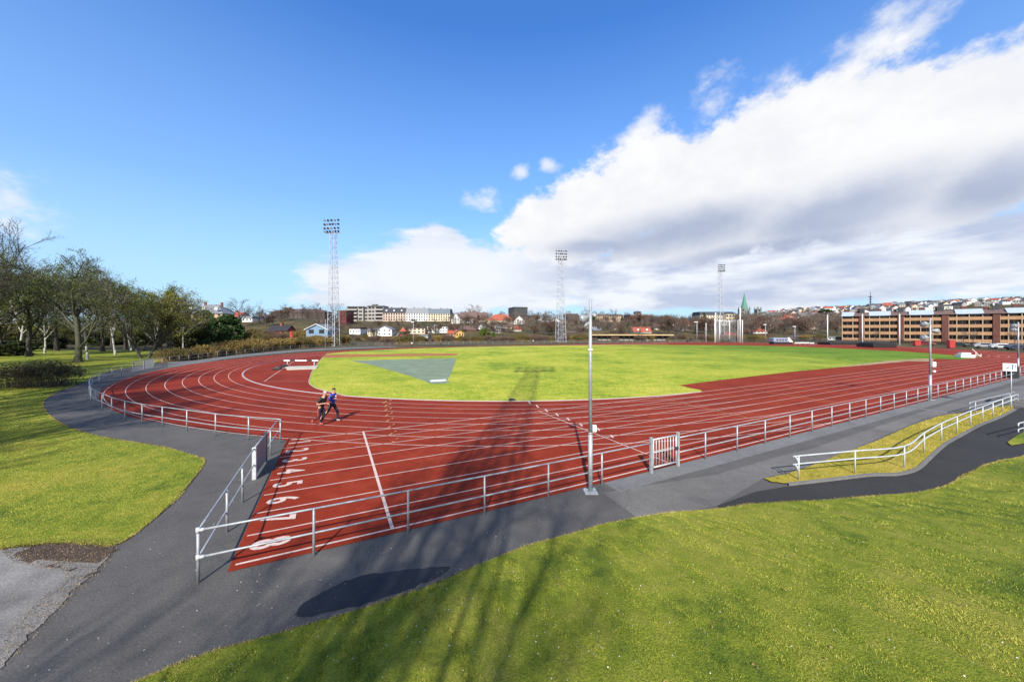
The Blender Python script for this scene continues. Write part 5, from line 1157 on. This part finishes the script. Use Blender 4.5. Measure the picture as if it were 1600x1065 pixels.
def house(label,u0,u1,vb,vw,vr,Y,wall,roof,style='side',rows=2,cols=4,depth=9,rz=0.0,chim=1,cat='house',name='house',ww=.42,wh=.5,group=None,dormers=0,winmat=None):
    um=(u0+u1)/2; X=XU(um,Y); z0=FZ(X,Y); w=(u1-u0)/F*Y; zb=min(z0,ZV(vb,Y)); zw=ZV(vw,Y)-z0; zr=ZV(vr,Y)-z0; lo=-2.0
    t=thing(name,label,cat,(X,Y,z0),rz,group); h=w/2; d=depth
    m=MB()
    if style=='gable': m.add([(-h,0,lo),(h,0,lo),(h,d,lo),(-h,d,lo),(-h,0,zw),(h,0,zw),(h,d,zw),(-h,d,zw),(0,0,zr),(0,d,zr)],[(0,1,5,8,4),(1,2,6,5),(2,3,7,9,6),(3,0,4,7)])
    elif style=='side': m.add([(-h,0,lo),(h,0,lo),(h,d,lo),(-h,d,lo),(-h,0,zw),(h,0,zw),(h,d,zw),(-h,d,zw),(-h,d/2,zr),(h,d/2,zr)],[(0,1,5,4),(1,2,6,9,5),(2,3,7,6),(3,0,4,8,7)])
    else: m.box(-h,0,lo,h,d,zw)
    m.build('wall',wall,t)
    r=MB(); e=.35
    if style=='gable':
        for s in (-1,1):
            k=(zr-zw)/h; xo=s*(h+e); zo=zw-k*e; r.add([(0,-e,zr+.03),(xo,-e,zo+.03),(xo,d+e,zo+.03),(0,d+e,zr+.03),(0,-e,zr+.28),(xo,-e,zo+.28),(xo,d+e,zo+.28),(0,d+e,zr+.28)],[(0,3,2,1),(4,5,6,7),(0,1,5,4),(1,2,6,5),(2,3,7,6)])
    elif style=='side':
        for s in (0,1):
            k=(zr-zw)/(d/2); y0=-e if s==0 else d+e; zo=zw-k*e; r.add([(-h-e,y0,zo+.03),(h+e,y0,zo+.03),(h+e,d/2,zr+.03),(-h-e,d/2,zr+.03),(-h-e,y0,zo+.28),(h+e,y0,zo+.28),(h+e,d/2,zr+.28),(-h-e,d/2,zr+.28)],[(0,3,2,1),(4,5,6,7),(0,1,5,4),(1,2,6,5),(3,0,4,7)])
    elif style=='hip':
        q=min(h*.75,d*.5); r.add([(-h-e,-e,zw),(h+e,-e,zw),(h+e,d+e,zw),(-h-e,d+e,zw),(-h+q,d/2,zr),(h-q,d/2,zr),(-h-e,-e,zw-.2),(h+e,-e,zw-.2),(h+e,d+e,zw-.2),(-h-e,d+e,zw-.2)],[(0,1,5,4),(1,2,5),(2,3,4,5),(3,0,4),(6,7,1,0),(7,8,2,1),(8,9,3,2),(9,6,0,3),(9,8,7,6)])
    elif style=='mansard':
        q=(zr-zw)*.45; r.add([(-h-.2,-.2,zw),(h+.2,-.2,zw),(h+.2,d+.2,zw),(-h-.2,d+.2,zw),(-h,q,zr),(h,q,zr),(h,d-q,zr),(-h,d-q,zr)],[(0,1,5,4),(1,2,6,5),(2,3,7,6),(3,0,4,7),(4,5,6,7),(3,2,1,0)])
    else: r.box(-h-.25,-.25,zw,h+.25,d+.25,max(zr,zw+.3))
    ro=r.build('roof',roof,t)
    if chim and style!='flat':
        for i in range(chim):
            x=-h+2*h*(i+.6)/(chim+.2); c=MB().box(x-.4,d/2-.4,zr-.9,x+.4,d/2+.4,zr+1.0); c.build('chimney',W_BRICK,ro)
    for i in range(dormers):
        x=-h+2*h*(i+.5)/dormers; zc=(zw+zr)/2; MB().box(x-.55,-.05,zc-.6,x+.55,1.2,zc+.5).build('dormer',W_WHITE,ro)
    zt=zw if style!='gable' else zw+(zr-zw)*.25; zl=max(ZV(vb,Y)-z0,.2); fh=(zt-zl)/max(1,rows); fw=2*h/max(1,cols)
    for i in range(rows):
        for j in range(cols):
            x=-h+fw*(j+.5); z=zl+fh*(i+.55); a=fw*ww/2; b=fh*wh/2
            MB().box(x-a,-.05,z-b,x+a,.12,z+b).build('window',winmat or WIN,t)
    return t
# left hill
house('grey hipped roof school house on the left hill above the evergreens',293,343,500,489,473.5,158,W_TAN,R_GREY,'hip',2,6,16,.25,2,dormers=3)
house('house with red roof right of the grey hipped roof on the hill',346,371,501,494.5,487.5,168,W_WHITE,R_RED,'side',2,4,10,.1,1)
house('white low house beside the dark bare tree on the left hill',378,394,506,497,494,165,W_WHITE,R_GREY,'flat',1,3,8,0,0)
house('long dark brown building with sloping end on the left hill',424,506,500,487,481.5,215,W_BRN,R_BRN,'hip',3,11,14,.05,3,cat='building',name='building',ww=.3)
house('low yellowish wall like building below the long brown one',413,477,509,500.5,499,186,W_TAN,R_GREY,'flat',1,8,4,0,0,cat='building',name='low_building',ww=.2,wh=.3)
house('dark red brick block between the left mast and the concrete flats',527,541,507,486,484.5,250,W_DRED,R_BRN,'flat',4,3,12,0,0,cat='building',name='building',ww=.35,wh=.4)
house('small red cabin with black roof on the left bank',419,447,524,516.5,509,128,W_RED,R_BLK,'side',1,3,6,.1,1,cat='cabin',name='cabin')
t=house('grey blue shed with white edged gable left of the floodlight mast',479,510,524,514.5,507,123,W_BLUE,R_GREY,'gable',1,2,8,.1,0,cat='shed',name='shed',ww=.5,wh=.55)
h=(510-479)/F*123/2; z0=FZ(XU(494.5,123),123); zw=ZV(514.5,123)-z0; zr=ZV(507,123)-z0
for s in (-1,1): MB().tube([(0,-.42,zr+.2),(s*(h+.45),-.42,zw-.1)],.14,4).build('white_edge',W_WHITE,t)
X,Y=XU(455,118),118; z=FZ(X,Y); t=thing('sign_post','small red upright sign post in the tan scrub below the red cabin','sign post',(X,Y,z)); zt=ZV(521,Y)-z
MB().box(-.45,-.08,zt-2.4,.45,.08,zt).build('panel',REDP,t,bev=.03); MB().box(-.07,-.05,0,.07,.05,zt-2.4).build('post',GALV,t); MB().lathe([(.1,0),(.42,.15),(.35,.6),(.05,.8)],8,(0,0,zt)).build('top',REDP,t)
# concrete flats with balconies
def balcony_flats():
    Y=285; u0,u1=541,598; X=XU((u0+u1)/2,Y); z0=FZ(X,Y); w=(u1-u0)/F*Y; h=w/2
    t=thing('apartment_block','grey concrete balcony flats left of the long cream apartment row','building',(X,Y,z0),.02)
    zt=ZV(479,Y)-z0; zb=ZV(507,Y)-z0; nf=5; fh=(zt-zb)/nf
    MB().box(-h,2,-3,-h*.12,14,zt).box(-h*.12,4.5,-3,h*.12,14,zt-.8).box(h*.12,1.5,-3,h,14,zt+.6).build('wall',W_GREY,t)
    MB().box(-h-.2,.8,zt,-h*.12,14.2,zt+.4).box(h*.12,.5,zt+.6,h+.2,14.2,zt+1.0).build('roof',R_GREY,t)
    MB().box(h*.25,6,zt+1,h*.5,10,zt+2.4).build('roof_hut',W_BRN,t)
    for i in range(nf):
        z=zb+fh*i
        MB().box(-h,0,z,-h*.42,2,z+fh*.42).build('balcony',W_GREY,t); MB().box(h*.55,-.3,z,h,1.5,z+fh*.42).build('balcony',W_GREY,t)
        for x0,x1,y in ((-h*.97,-h*.45,1.95),(-h*.36,-h*.18,1.95),(-h*.09,h*.09,4.45),(h*.18,h*.34,1.45),(h*.38,h*.5,1.45),(h*.58,h*.97,1.45)): MB().box(x0,y,z+fh*.45,x1,y+.2,z+fh*.95).build('window',WIN,t)
balcony_flats()
house('pinkish beige apartment house with black roof and white dormers',598,633.5,508,489,480.5,285,W_BEIGE,R_DARK,'mansard',3,9,13,0,2,cat='building',name='apartment_house',ww=.52,wh=.66,dormers=3)
house('white apartment house with grey roof in the middle of the row',634,669,508.3,489.5,481,285,W_WHITE,R_GREY,'mansard',3,9,13,0,2,cat='building',name='apartment_house',ww=.5,wh=.66)
house('cream apartment house with blue grey roof at the right end of the row',669.5,703,508.6,490,482,285,W_CREAM,R_GBLUE,'mansard',3,9,13,0,1,cat='building',name='apartment_house',ww=.52,wh=.66)
house('white gabled house at the left end of a brown roofed house',705.5,719,509,498,489.5,262,W_WHITE,R_BRN,'gable',3,3,10,.1,0,ww=.35)
house('white house with long brown tiled roof right of the white gable',719,745,509,497,487,268,W_WHITE,R_BRN,'side',2,7,10,.05,2,ww=.4)
# front row
house('low white house with black roof left of the concrete flats front',546,563,523,513.5,511.5,196,W_WHITE,R_BLK,'flat',1,4,8,0,0,ww=.3,wh=.4)
house('white house with broad gable behind brown bushes',589,612,525,515,509.5,188,W_WHITE,R_GREY,'gable',2,3,9,.1,1,ww=.3,wh=.4)
house('cream two storey house with flat dark roof before the apartment row',638.5,664,525,512.5,511,200,W_CREAM,R_BLK,'flat',2,4,8,.05,0,ww=.5,wh=.5)
t=house('white two storey apartment house with black roof and centre balconies',667,699,525,510,508.3,205,W_WHITE,R_BLK,'flat',2,8,9,0,0,ww=.4,wh=.5)
for i in (0,1): MB().box(-1.6,-1.0,.8+2.9*i,1.0,0,1.7+2.9*i).build('balcony',M('grey balcony front',(.25,.26,.27),.6),t)
house('small yellow house with brown gable roof behind the pale fence',712,725,527,520,516,176,W_YEL,R_BRN,'gable',1,3,8,.2,0)
house('orange brown roofed low house left of the yellow house',699,713,527,521,516,182,W_TAN,R_RED,'side',1,3,8,0,0)
house('dark red house with brown roof below the white gabled house',724,745,520,515,509.5,215,W_DRED,R_BRN,'side',1,5,8,0,1)
house('tall beige terrace house with red tile roof',760,803,509,500,490.5,262,W_CREAM,R_RED,'hip',2,9,12,0,3,cat='building',name='terrace_house',ww=.35)
house('white house end with red brown gable right of the red roofed terrace',803,819.5,509,501,493.5,256,W_WHITE,R_BRN,'gable',2,4,9,.1,1,ww=.3)
house('row house with dark red roof left of the red roofed terrace',742,760,508,499,488,275,W_BEIGE,R_BRN,'side',2,5,10,0,2,ww=.35)
house('grey glass fronted house standing left of the valley trees',763,783,524,513,508.5,205,W_GREY,R_GREY,'gable',2,6,9,-.25,0,ww=.7,wh=.7)
house('dark cube tower rising above the red roofs on the skyline',803,825,491,480.3,479.5,340,wallm('black cladding',(.045,.048,.05)),R_BLK,'flat',4,6,20,.3,0,cat='building',name='tower_block',ww=.15,wh=.15)
house('dark brown building with flat roof below the cube tower',812,841,509,494,492.5,300,W_BRN,R_BLK,'flat',3,7,14,0,0,cat='building',name='building',ww=.35,wh=.35)
house('pale grey house end beside the dark brown building',838,846,507,496,494.5,296,W_GREY,R_GREY,'flat',2,2,9,0,0,ww=.3)
house('low dark workshop left of the middle floodlight mast',822,866,527,520,517,210,W_GREY,R_BLK,'side',1,6,8,0,0,cat='building',name='workshop',ww=.45)
house('low grey workshop right of the middle floodlight mast',884,903,527,519.5,517.5,205,W_GREY,R_BRN,'side',1,4,8,0,0,cat='building',name='workshop',ww=.45)
house('brown banded flats left of the near light pole lamps',884,904,502,490.5,489.3,300,W_BRN,R_GREY,'flat',4,1,14,0,0,cat='building',name='apartment_house',ww=.94,wh=.45)
house('low yellow brown building below the banded flats',886,920,508,504,502,275,wallm('ochre boards',(.25,.15,.06)),R_BRN,'side',1,8,8,0,0,cat='building',name='low_building')
house('low white pavilion with wide windows beside the near light pole',904,932,517,510.5,509.3,232,W_WHITE,R_GREY,'flat',1,9,8,0,0,cat='building',name='pavilion',ww=.6)
house('small white house with red porch right of the near light pole',926,940,521,516,512.5,222,W_WHITE,R_GREY,'side',1,3,7,0,0)
house('long brown flats on the ridge right of the near light pole',930,974,507,493,491,305,W_TAN,R_BRN,'side',3,12,12,0,3,cat='building',name='apartment_house',ww=.35)
house('white gabled house among brown trees right of the light pole',957,971,519,513.5,509.5,230,W_WHITE,R_GREY,'gable',2,3,8,.1,1,ww=.3,wh=.35)
t=house('square brick house with roof turret on the ridge',985,1017,508,492.3,490.6,300,W_BRICK,R_GREY,'flat',3,7,16,.05,0,cat='building',name='brick_house',ww=.45,wh=.5)
zt=ZV(490.6,300)-FZ(XU(1001,300),300); MB().box(-2.6,5,zt,2.6,9,zt+2.2).build('turret',W_BRN,t); MB().lathe([(3.4,zt+2.2),(1.8,zt+3.0),(.3,zt+3.3)],8,(0,7,0)).build('turret_roof',R_GREY,t)
house('brick house wing right of the square brick house',1018,1026,508,495.5,493,310,W_BRICK,R_BRN,'side',3,3,12,0,1,cat='building',name='brick_house',ww=.35)
house('white house with red roof and dormers below the brick house',990,1018,524,518,511.5,215,W_WHITE,R_RED,'side',1,6,8,0,1,dormers=2)
house('house with pointed grey roof standing among trees left of the cage',1062,1078,526,516,507.5,235,W_GREY,R_GREY,'gable',2,3,9,.2,0,ww=.25,wh=.3)
house('house with orange tile roof behind the pointed grey roof',1066,1086,512,507,499,290,W_CREAM,R_RED,'hip',1,4,9,0,1)
house('long beige school with dark roof behind the throwing cage',1094,1147,500,492.3,486.8,330,W_CREAM,R_DARK,'mansard',2,14,15,0,0,cat='building',name='school',ww=.4,wh=.6)
house('taller beige end wing of the school with three big windows',1134,1148,503,490.5,489.2,326,W_CREAM,R_DARK,'flat',2,3,4,0,0,cat='building',name='school_wing',ww=.6,wh=.5)
house('grey low wing below the school seen through the cage',1124,1150,509,503.5,502,300,W_GREY,R_GREY,'flat',1,7,8,0,0,cat='building',name='low_building',ww=.5)
house('red barn with flat roof seen through the throwing cage',1131,1152,526,519.5,518,205,W_RED,R_BRN,'flat',1,5,8,0,0,cat='barn',name='barn',ww=.3)
house('white house with red roof and chimneys right of the cage',1177,1199,525,517.5,511.5,215,W_WHITE,R_RED,'hip',1,4,9,0,3)
house('brick red low house above the white house right of the cage',1172,1198,512,507.5,504,262,W_BRICK,R_BRN,'side',1,5,8,0,1)
house('house with large red hipped roof and white walls before the hill',1229,1257,504,499.5,491.8,300,W_WHITE,R_RED,'hip',1,5,12,.2,3,dormers=2)
house('grey roofed long house left of the round dark pine on the hill foot',1253,1284,498,494.5,488.5,400,W_GREY,R_GREY,'side',1,8,12,0,2)
house('grey roofed long house right of the round dark pine on the hill foot',1298,1318,498,494.5,488.5,400,W_GREY,R_GREY,'side',1,5,12,0,1)
house('low white building with dark windows left of the brick flats',1294.5,1316,533,527.5,526,165,W_WHITE,R_GREY,'flat',1,4,6,0,0,cat='building',name='low_building',ww=.6,wh=.5)
house('low red hut between covered trolley and pale blue building',1235,1246,533,529,527,172,W_RED,R_BRN,'side',1,2,5,0,0,cat='hut',name='hut')
for i,(u0,u1,vb,vw,vr,Y,wm,rm,st,lb) in enumerate([
 (746,757,519,511,506.5,225,W_WHITE,R_GREY,'gable','white gabled house above the bright green pine'),
 (786,800,517,510.5,506,228,W_CREAM,R_BRN,'side','cream house with brown roof below the red roofed terrace'),
 (803,816,521,514.5,510,214,W_WHITE,R_RED,'side','white house with red roof below the white gable house end'),
 (846,858,512,504.5,501,262,W_CREAM,R_GREY,'side','cream house in the trees left of the middle floodlight mast'),
 (862,874,509,500,496.5,280,W_WHITE,R_BRN,'gable','white gabled house seen through the middle floodlight mast'),
 (1022,1040,519,512,507.5,238,W_CREAM,R_BRN,'side','cream house with brown roof right of the red dormered house'),
 (1040,1056,511,504,500,280,W_WHITE,R_GREY,'side','white house half hidden on the wooded slope'),
 (1200,1216,516,508.5,504.5,255,W_WHITE,R_GREY,'gable','white gabled house in the trees below the hill'),
 (1262,1276,517,510,506,250,W_CREAM,R_RED,'side','cream house with red roof in the trees left of the slender pole'),
 (1203,1222,499,494,490,420,W_WHITE,R_GREY,'side','pale long house at the foot of the hillside town'),
 (574,587,524,517,513,186,W_CREAM,R_GREY,'side','cream house left of the white broad gable house'),
 (655,668,531,525,523,172,W_WHITE,R_GREY,'flat','low white hut behind the red climbing frame')]):
    house(lb,u0,u1,vb,vw,vr,Y,wm,rm,st,2,4,8,.08*((i%3)-1),1 if st!='flat' else 0,ww=.4)
# dark open stand behind the far straight
def stand():
    Y=160; x0,x1=XU(924,Y),XU(1052,Y); t=thing('covered_stand','long low dark open stand with tan roof edge behind the far straight','stand',((x0+x1)/2,Y,FZ((x0+x1)/2,Y)),-.03); h=(x1-x0)/2; zt=ZV(522.5,Y)-t.location.z
    MB().box(-h,0,zt-.4,h,5,zt).build('roof',R_BLK,t); MB().box(-h,-.12,zt-.45,h,0,zt+.1).build('roof_edge',wallm('tan fascia boards',(.42,.30,.16)),t); MB().box(-h,4.8,-1,h,5,zt-.4).build('back_wall',W_BRN,t)
    for i in range(16): x=-h+2*h*i/15; MB().box(x-.1,.1,-1,x+.1,.3,zt-.4).build('post',DARKS,t)
    for i in range(3): MB().box(-h+.3,1.2+i*1.2,-1,h-.3,2.4+i*1.2,.3+.45*i).build('bench_step',W_GREY,t)
stand()
# red play frame with slide
X,Y=XU(640,164),164; z=FZ(X,Y); t=thing('play_frame','red wooden climbing frame with white slide behind the pale fence','play frame',(X,Y,z)); k=Y/F
for a in (-14,-6,2,10): MB().box(a*k-.12,-.12,0,a*k+.12,.12,ZV(523 if a%4 else 521,Y)-z).build('post',REDP,t)
for a,b,v in ((-14,-6,524),(2,10,525),(-6,2,526.5)): MB().box(a*k,-.9,ZV(v,Y)-z,b*k,.9,ZV(v,Y)-z+.2).build('deck',REDP,t)
MB().add([],[]) ; m=MB(); m.add([(-16*k,-.8,3.0),(-16*k,.8,3.0),(-26*k,.8,.3),(-26*k,-.8,.3),(-16*k,-.8,3.15),(-16*k,.8,3.15),(-26*k,.8,.45),(-26*k,-.8,.45)],[(0,1,2,3),(7,6,5,4),(0,3,7,4),(1,5,6,2),(0,4,5,1),(3,2,6,7)]); m.build('slide',W_WHITE,t)
m=MB(); m.add([(-15*k,-1,4),(-5*k,-1,4),(-5*k,1,4),(-15*k,1,4),(-10*k,0,6)],[(0,1,4),(1,2,4),(2,3,4),(3,0,4),(3,2,1,0)]); m.build('hut_roof',R_RED,t)
# cathedral
def cathedral():
    Y=620; X=XU(1163,Y); z0=FZ(X,Y); k=Y/F; t=thing('cathedral','grey stone cathedral with tall green spire and two pinnacled towers','cathedral',(X,Y,z0))
    def z(v): return ZV(v,Y)-z0
    def pinn(m,x,y,zb,s,hh): m.add([(x-s,y-s,zb),(x+s,y-s,zb),(x+s,y+s,zb),(x-s,y+s,zb),(x,y,zb+hh)],[(0,1,4),(1,2,4),(2,3,4),(3,0,4)])
    MB().box(-5.6*k,-5.6*k,-6,5.6*k,5.6*k,z(483.2)).build('crossing_tower',W_STONE,t)
    m=MB(); m.lathe([(5.7*k,z(483.2)),(2.4*k,z(470.5)),(.15*k,z(456.8))],8); m.build('spire',R_COP,t)
    m=MB()
    for sx_ in (-1,1):
        for sy_ in (-1,1): pinn(m,sx_*5.2*k,sy_*5.2*k,z(483.2),.9*k,5.5*k)
    m.build('pinnacles',W_STONE,t)
    for c in (-12.5,12.5):
        tw=MB().box((c-3.5)*k,-16*k,-6,(c+3.5)*k,-9*k,z(483.8)).build('west_tower',W_STONE,t); m=MB()
        for sx_ in (-1,1):
            for y in (-15.2,-9.8): pinn(m,(c+sx_*2.8)*k,y*k,z(483.8),.75*k,4.8*k)
        m.build('tower_pinnacles',W_STONE,tw)
        for i in (0,1): MB().box((c-1.2)*k,-16.15*k,z(492-5*i),(c+1.2)*k,-15.9*k,z(489-5*i)).build('louvre_window',WIN,tw)
    for i in (-1,1): MB().box((i*2.2-1.0)*k,-5.75*k,z(492),(i*2.2+1.0)*k,-5.5*k,z(486)).build('lancet_window',WIN,t)
    MB().box(6*k,-12*k,-6,33*k,-2*k,z(499)).build('choir_wall',W_STONE,t)
    m=MB(); m.add([(6*k,-12.5*k,z(499)),(34*k,-12.5*k,z(499)),(34*k,-1.5*k,z(499)),(6*k,-1.5*k,z(499)),(8*k,-7*k,z(489.5)),(27*k,-7*k,z(489.5))],[(0,1,5,4),(1,2,5),(2,3,4,5),(3,0,4)]); m.build('choir_roof',R_LEAD,t)
    MB().box(-16*k,-9*k,-6,6*k,-3*k,z(496)).build('nave_wall',W_STONE,t)
cathedral()
# telecom mast on the hill
Y=1120; X=XU(1360,Y); z0=FZ(X,Y); t=thing('telecom_mast','dark telecom mast with platforms on the far hill ridge','mast',(X,Y,z0)); k=Y/F; zt=ZV(456,Y)-z0
MB().tube([(0,0,-3),(0,0,zt*.55),(0,0,zt)],[1.7*k*.6,1.0*k*.6,.25*k],6).build('shaft',DARKS,t)
for v,r_ in ((464,2.3),(468,1.7),(472,1.2)): MB().lathe([(r_*k*.8,ZV(v,Y)-z0),(r_*k,ZV(v,Y)-z0+.6*k),(r_*k,ZV(v,Y)-z0+1.1*k)],10).build('platform',DARKS,t)
# brick flats on the right
def flats():
    YA,YB=161.0,126.0; A=np.array([XU(1316,YA),YA]); B=np.array([XU(1600,YB),YB]); d=(B-A)/np.linalg.norm(B-A); rz=math.atan2(d[1],d[0])
    def S(u):
        q=(u-800)/F; return (q*A[1]-A[0])/(d[0]-q*d[1])
    t=thing('brick_flats','long four storey brick flats with tan balconies and white roof sections','building',(A[0],A[1],0),rz)
    BR=wallm('dark red brick stair tower',(.10,.036,.027),.3); TAN=wallm('tan balcony boards',(.34,.19,.10),.15); REC=wallm('dark brown recess wall',(.050,.034,.027),.3); WR=roofm('pale blue white metal roof',(.34,.40,.48),.08); BRR=roofm('brown roof tiles on flats',(.135,.085,.070)); PIER=wallm('pale tan pier',(.34,.25,.17))
    bays=[(1316,1332.5,'C'),(1332.5,1342,'R'),(1342,1350.5,'T'),(1350.5,1358.7,'R'),(1358.7,1374.6,'C'),(1374.6,1390,'C'),(1390,1402.5,'R'),(1402.5,1412.3,'T'),(1412.3,1422,'R'),(1422,1438.6,'C'),(1438.6,1457.4,'C'),(1457.4,1471.7,'R'),(1471.7,1482.2,'T'),(1482.2,1495,'R'),(1495,1514.5,'C'),(1514.5,1535.6,'C'),(1535.6,1551.4,'R'),(1551.4,1562.6,'T'),(1562.6,1576,'R'),(1576,1597,'C'),(1597,1620,'C'),(1620,1638,'R'),(1638,1652,'T')]
    rg=random.Random(3); ex=S(1652)
    MB().box(0,1.7,-1,ex,12,10.9).build('wall',REC,t)
    for a,b,k in bays:
        x0,x1=S(a),S(b)
        if k=='T':
            tw=MB().box(x0,-.25,-1,x1,1.7,11.0).build('stair_tower',BR,t)
        else:
            for f in range(4):
                z=.15+2.85*f
                MB().box(x0+.02,-.02,z,x1-.02,.16,z+1.22).build('balcony_front',TAN,t)
                MB().box(x0+.05,.16,z-.12,x1-.05,1.7,z+.06).build('balcony_slab',PIER,t)
                w=MB(); w.box(x0+.5,1.6,z+1.0,x1-.5,1.72,z+2.45); wo=w.build('window',WIN,t)
                xm=(x0+x1)/2; MB().box(xm-.06,1.56,z+1.0,xm+.06,1.62,z+2.45).box(x0+.42,1.56,z+2.45,x1-.42,1.62,z+2.55).build('window_frame',W_WHITE,wo)
            MB().box(x0-.13,-.06,-1,x0+.13,1.7,11.0).build('pier',PIER,t)
    # roofs: pale sections over the centre bays, brown between
    i=0
    while i<len(bays):
        j=i; c=bays[i][2]=='C'
        while j+1<len(bays) and (bays[j+1][2]=='C')==c: j+=1
        x0,x1=S(bays[i][0]),S(bays[j][1]); r=MB()
        if c: r.add([(x0-.3,-.5,11.0),(x1+.3,-.5,11.0),(x1+.3,4.5,12.9),(x0-.3,4.5,12.9),(x0-.3,-.5,11.25),(x1+.3,-.5,11.25),(x1+.3,4.5,13.1),(x0-.3,4.5,13.1),(x0-.3,4.5,10.9),(x1+.3,4.5,10.9)],[(0,3,2,1),(4,5,6,7),(0,1,5,4),(1,2,6,5),(3,0,4,7),(2,3,8,9),(0,8,3),(1,2,9)])
        else: r.add([(x0,-.6,10.95),(x1,-.6,10.95),(x1,6.5,12.6),(x0,6.5,12.6),(x0,-.6,11.15),(x1,-.6,11.15),(x1,6.5,12.8),(x0,6.5,12.8),(x1,12,11),(x0,12,11)],[(0,3,2,1),(4,5,6,7),(0,1,5,4),(7,6,8,9)])
        ro=r.build('roof',WR if c else BRR,t)
        xm=(x0+x1)/2+rg.uniform(-1,1); MB().box(xm-.8,5,12.4,xm+.8,6.4,14.2).build('chimney',BR if c else DARKS,ro)
        if not c: MB().box(x0+1,6.2,12.5,x0+2,7.2,13.9).build('chimney',BR,ro)
        i=j+1
flats()
# hillside town: every house a thing
def hill_houses():
    rg=random.Random(11); protos={}
    WM=[('white',W_WHITE,.66),('cream',W_CREAM,.80),('yellow',W_YEL,.84),('red',W_RED,.88),('grey',W_GREY,1.01)]; RM=[R_DARK,R_RED,R_BRN,R_GREY,R_DARK]
    for wn,wm,_ in WM:
        for ri,rm in enumerate(RM):
            for st in range(2):
                m=MB(); w,d,h,r=(11,8,5.2,8.2) if st==0 else (8,10,5.6,9.0)
                x,y=w/2,d/2
                if st==0: m.add([(-x,-y,-3),(x,-y,-3),(x,y,-3),(-x,y,-3),(-x,-y,h),(x,-y,h),(x,y,h),(-x,y,h),(-x,0,r),(x,0,r)],[(0,1,5,4),(1,2,6,9,5),(2,3,7,6),(3,0,4,8,7)])
                else: m.add([(-x,-y,-3),(x,-y,-3),(x,y,-3),(-x,y,-3),(-x,-y,h),(x,-y,h),(x,y,h),(-x,y,h),(0,-y,r),(0,y,r)],[(0,1,5,8,4),(1,2,6,5),(2,3,7,9,6),(3,0,4,7)])
                m.cur=1
                if st==0: m.add([(-x-.4,-y-.4,h-.1),(x+.4,-y-.4,h-.1),(x+.4,0,r+.15),(-x-.4,0,r+.15),(x+.4,y+.4,h-.1),(-x-.4,y+.4,h-.1)],[(0,1,2,3),(3,2,4,5)])
                else: m.add([(-x-.4,-y-.4,h-.1),(0,-y-.4,r+.15),(0,y+.4,r+.15),(-x-.4,y+.4,h-.1),(x+.4,-y-.4,h-.1),(x+.4,y+.4,h-.1)],[(0,1,2,3),(1,4,5,2)])
                m.cur=2
                for a in range(2):
                    for c in range(3): xx=-x*.6+x*.6*c; zz=.9+2.4*a; m.box(xx-.55,-y-.06,zz,xx+.55,-y+.1,zz+1.2)
                protos[(wn,ri,st)]=m.mesh('hill_house',[wm,rm,WIN])
    n=0; used=[]
    while n<298:
        u=rg.uniform(1178,1640) if rg.random()<.85 else rg.uniform(1178,1330); Y=rg.uniform(600,1330)**1.0; X=XU(u,Y); z=FZ(X,Y)
        if z<18: continue
        if math.hypot(X,Y)>1640: continue
        if any(abs(X-a)<13 and abs(Y-b)<11 for a,b in used): continue
        used.append((X,Y)); q=rg.random(); wn=next(w for w,_,p in WM if q<p); ri=rg.choice([0,0,1,2,2,3,3,4]); st=rg.randrange(2)
        o=link('hill_house',protos[(wn,ri,st)]); s=rg.uniform(.85,1.25); o.location=(X,Y,z); o.scale=(s*rg.uniform(.9,1.3),s,s); o.rotation_euler=(0,0,math.atan2(-X,Y)+rg.uniform(-.7,.7))
        tag(o,'small %s house with pitched roof on the far hillside above the flats'%wn,'house','%s houses on the far hillside'%wn); n+=1
hill_houses()
# parked cars before the flats
def car(label,u,vb,rz,col,van=False):
    X,Y=P(u,vb); t=thing('parked_car',label,'car',(X,Y,0),rz,'cars parked before the brick flats'); h=1.0 if not van else 1.5
    prof=[(-2.1,.35),(2.1,.35),(2.15,.75),(1.25,.95),(.65,1.42),(-1.2,1.45),(-1.95,1.0),(-2.15,.8)] if not van else [(-2.4,.35),(2.3,.35),(2.35,1.0),(1.75,1.2),(1.2,2.05),(-2.3,2.1),(-2.4,1.2)]
    m=MB(); n=len(prof); m.add([(x,-.85,z) for x,z in prof]+[(x,.85,z) for x,z in prof],[tuple(range(n)),tuple(range(2*n-1,n-1,-1))]+[(i,n+i,n+(i+1)%n,(i+1)%n) for i in range(n)]); m.build('body',M(col[0],col[1],.3,.1,.05,1),t,bev=.06)
    for s in (-1,1):
        MB().box(-1.0 if not van else .1,s*.86-.02,1.0 if not van else 1.25,.6 if not van else 1.2,s*.86+.02,1.36 if not van else 1.85).build('window',WIN,t)
        for x in (-1.35,1.35): w=MB(); w.tube([(x,s*.72,.33),(x,s*.9,.33)],.33,12); w.build('wheel',BLACK,t,smooth=True)
for lb,u,vb,rz,col,van in (('dark blue car parked before the brick flats at the right edge',1592,546.5,-.5,('dark blue car paint',(.02,.03,.07)),False),('pale grey car parked before the brick flats behind the fence',1566,545.0,-.6,('pale grey car paint',(.4,.42,.44)),False),('silver car parked behind the fence before the fourth brick tower',1540,543.6,-.7,('silver car paint',(.3,.31,.33)),False),('black car parked behind the red container',1497,541.6,-.7,('black car paint',(.02,.02,.022)),False),('dark red car parked behind the small red container',1446,539.8,-.7,('dark red car paint',(.15,.02,.02)),False)): car(lb,u,vb,rz,col,van)
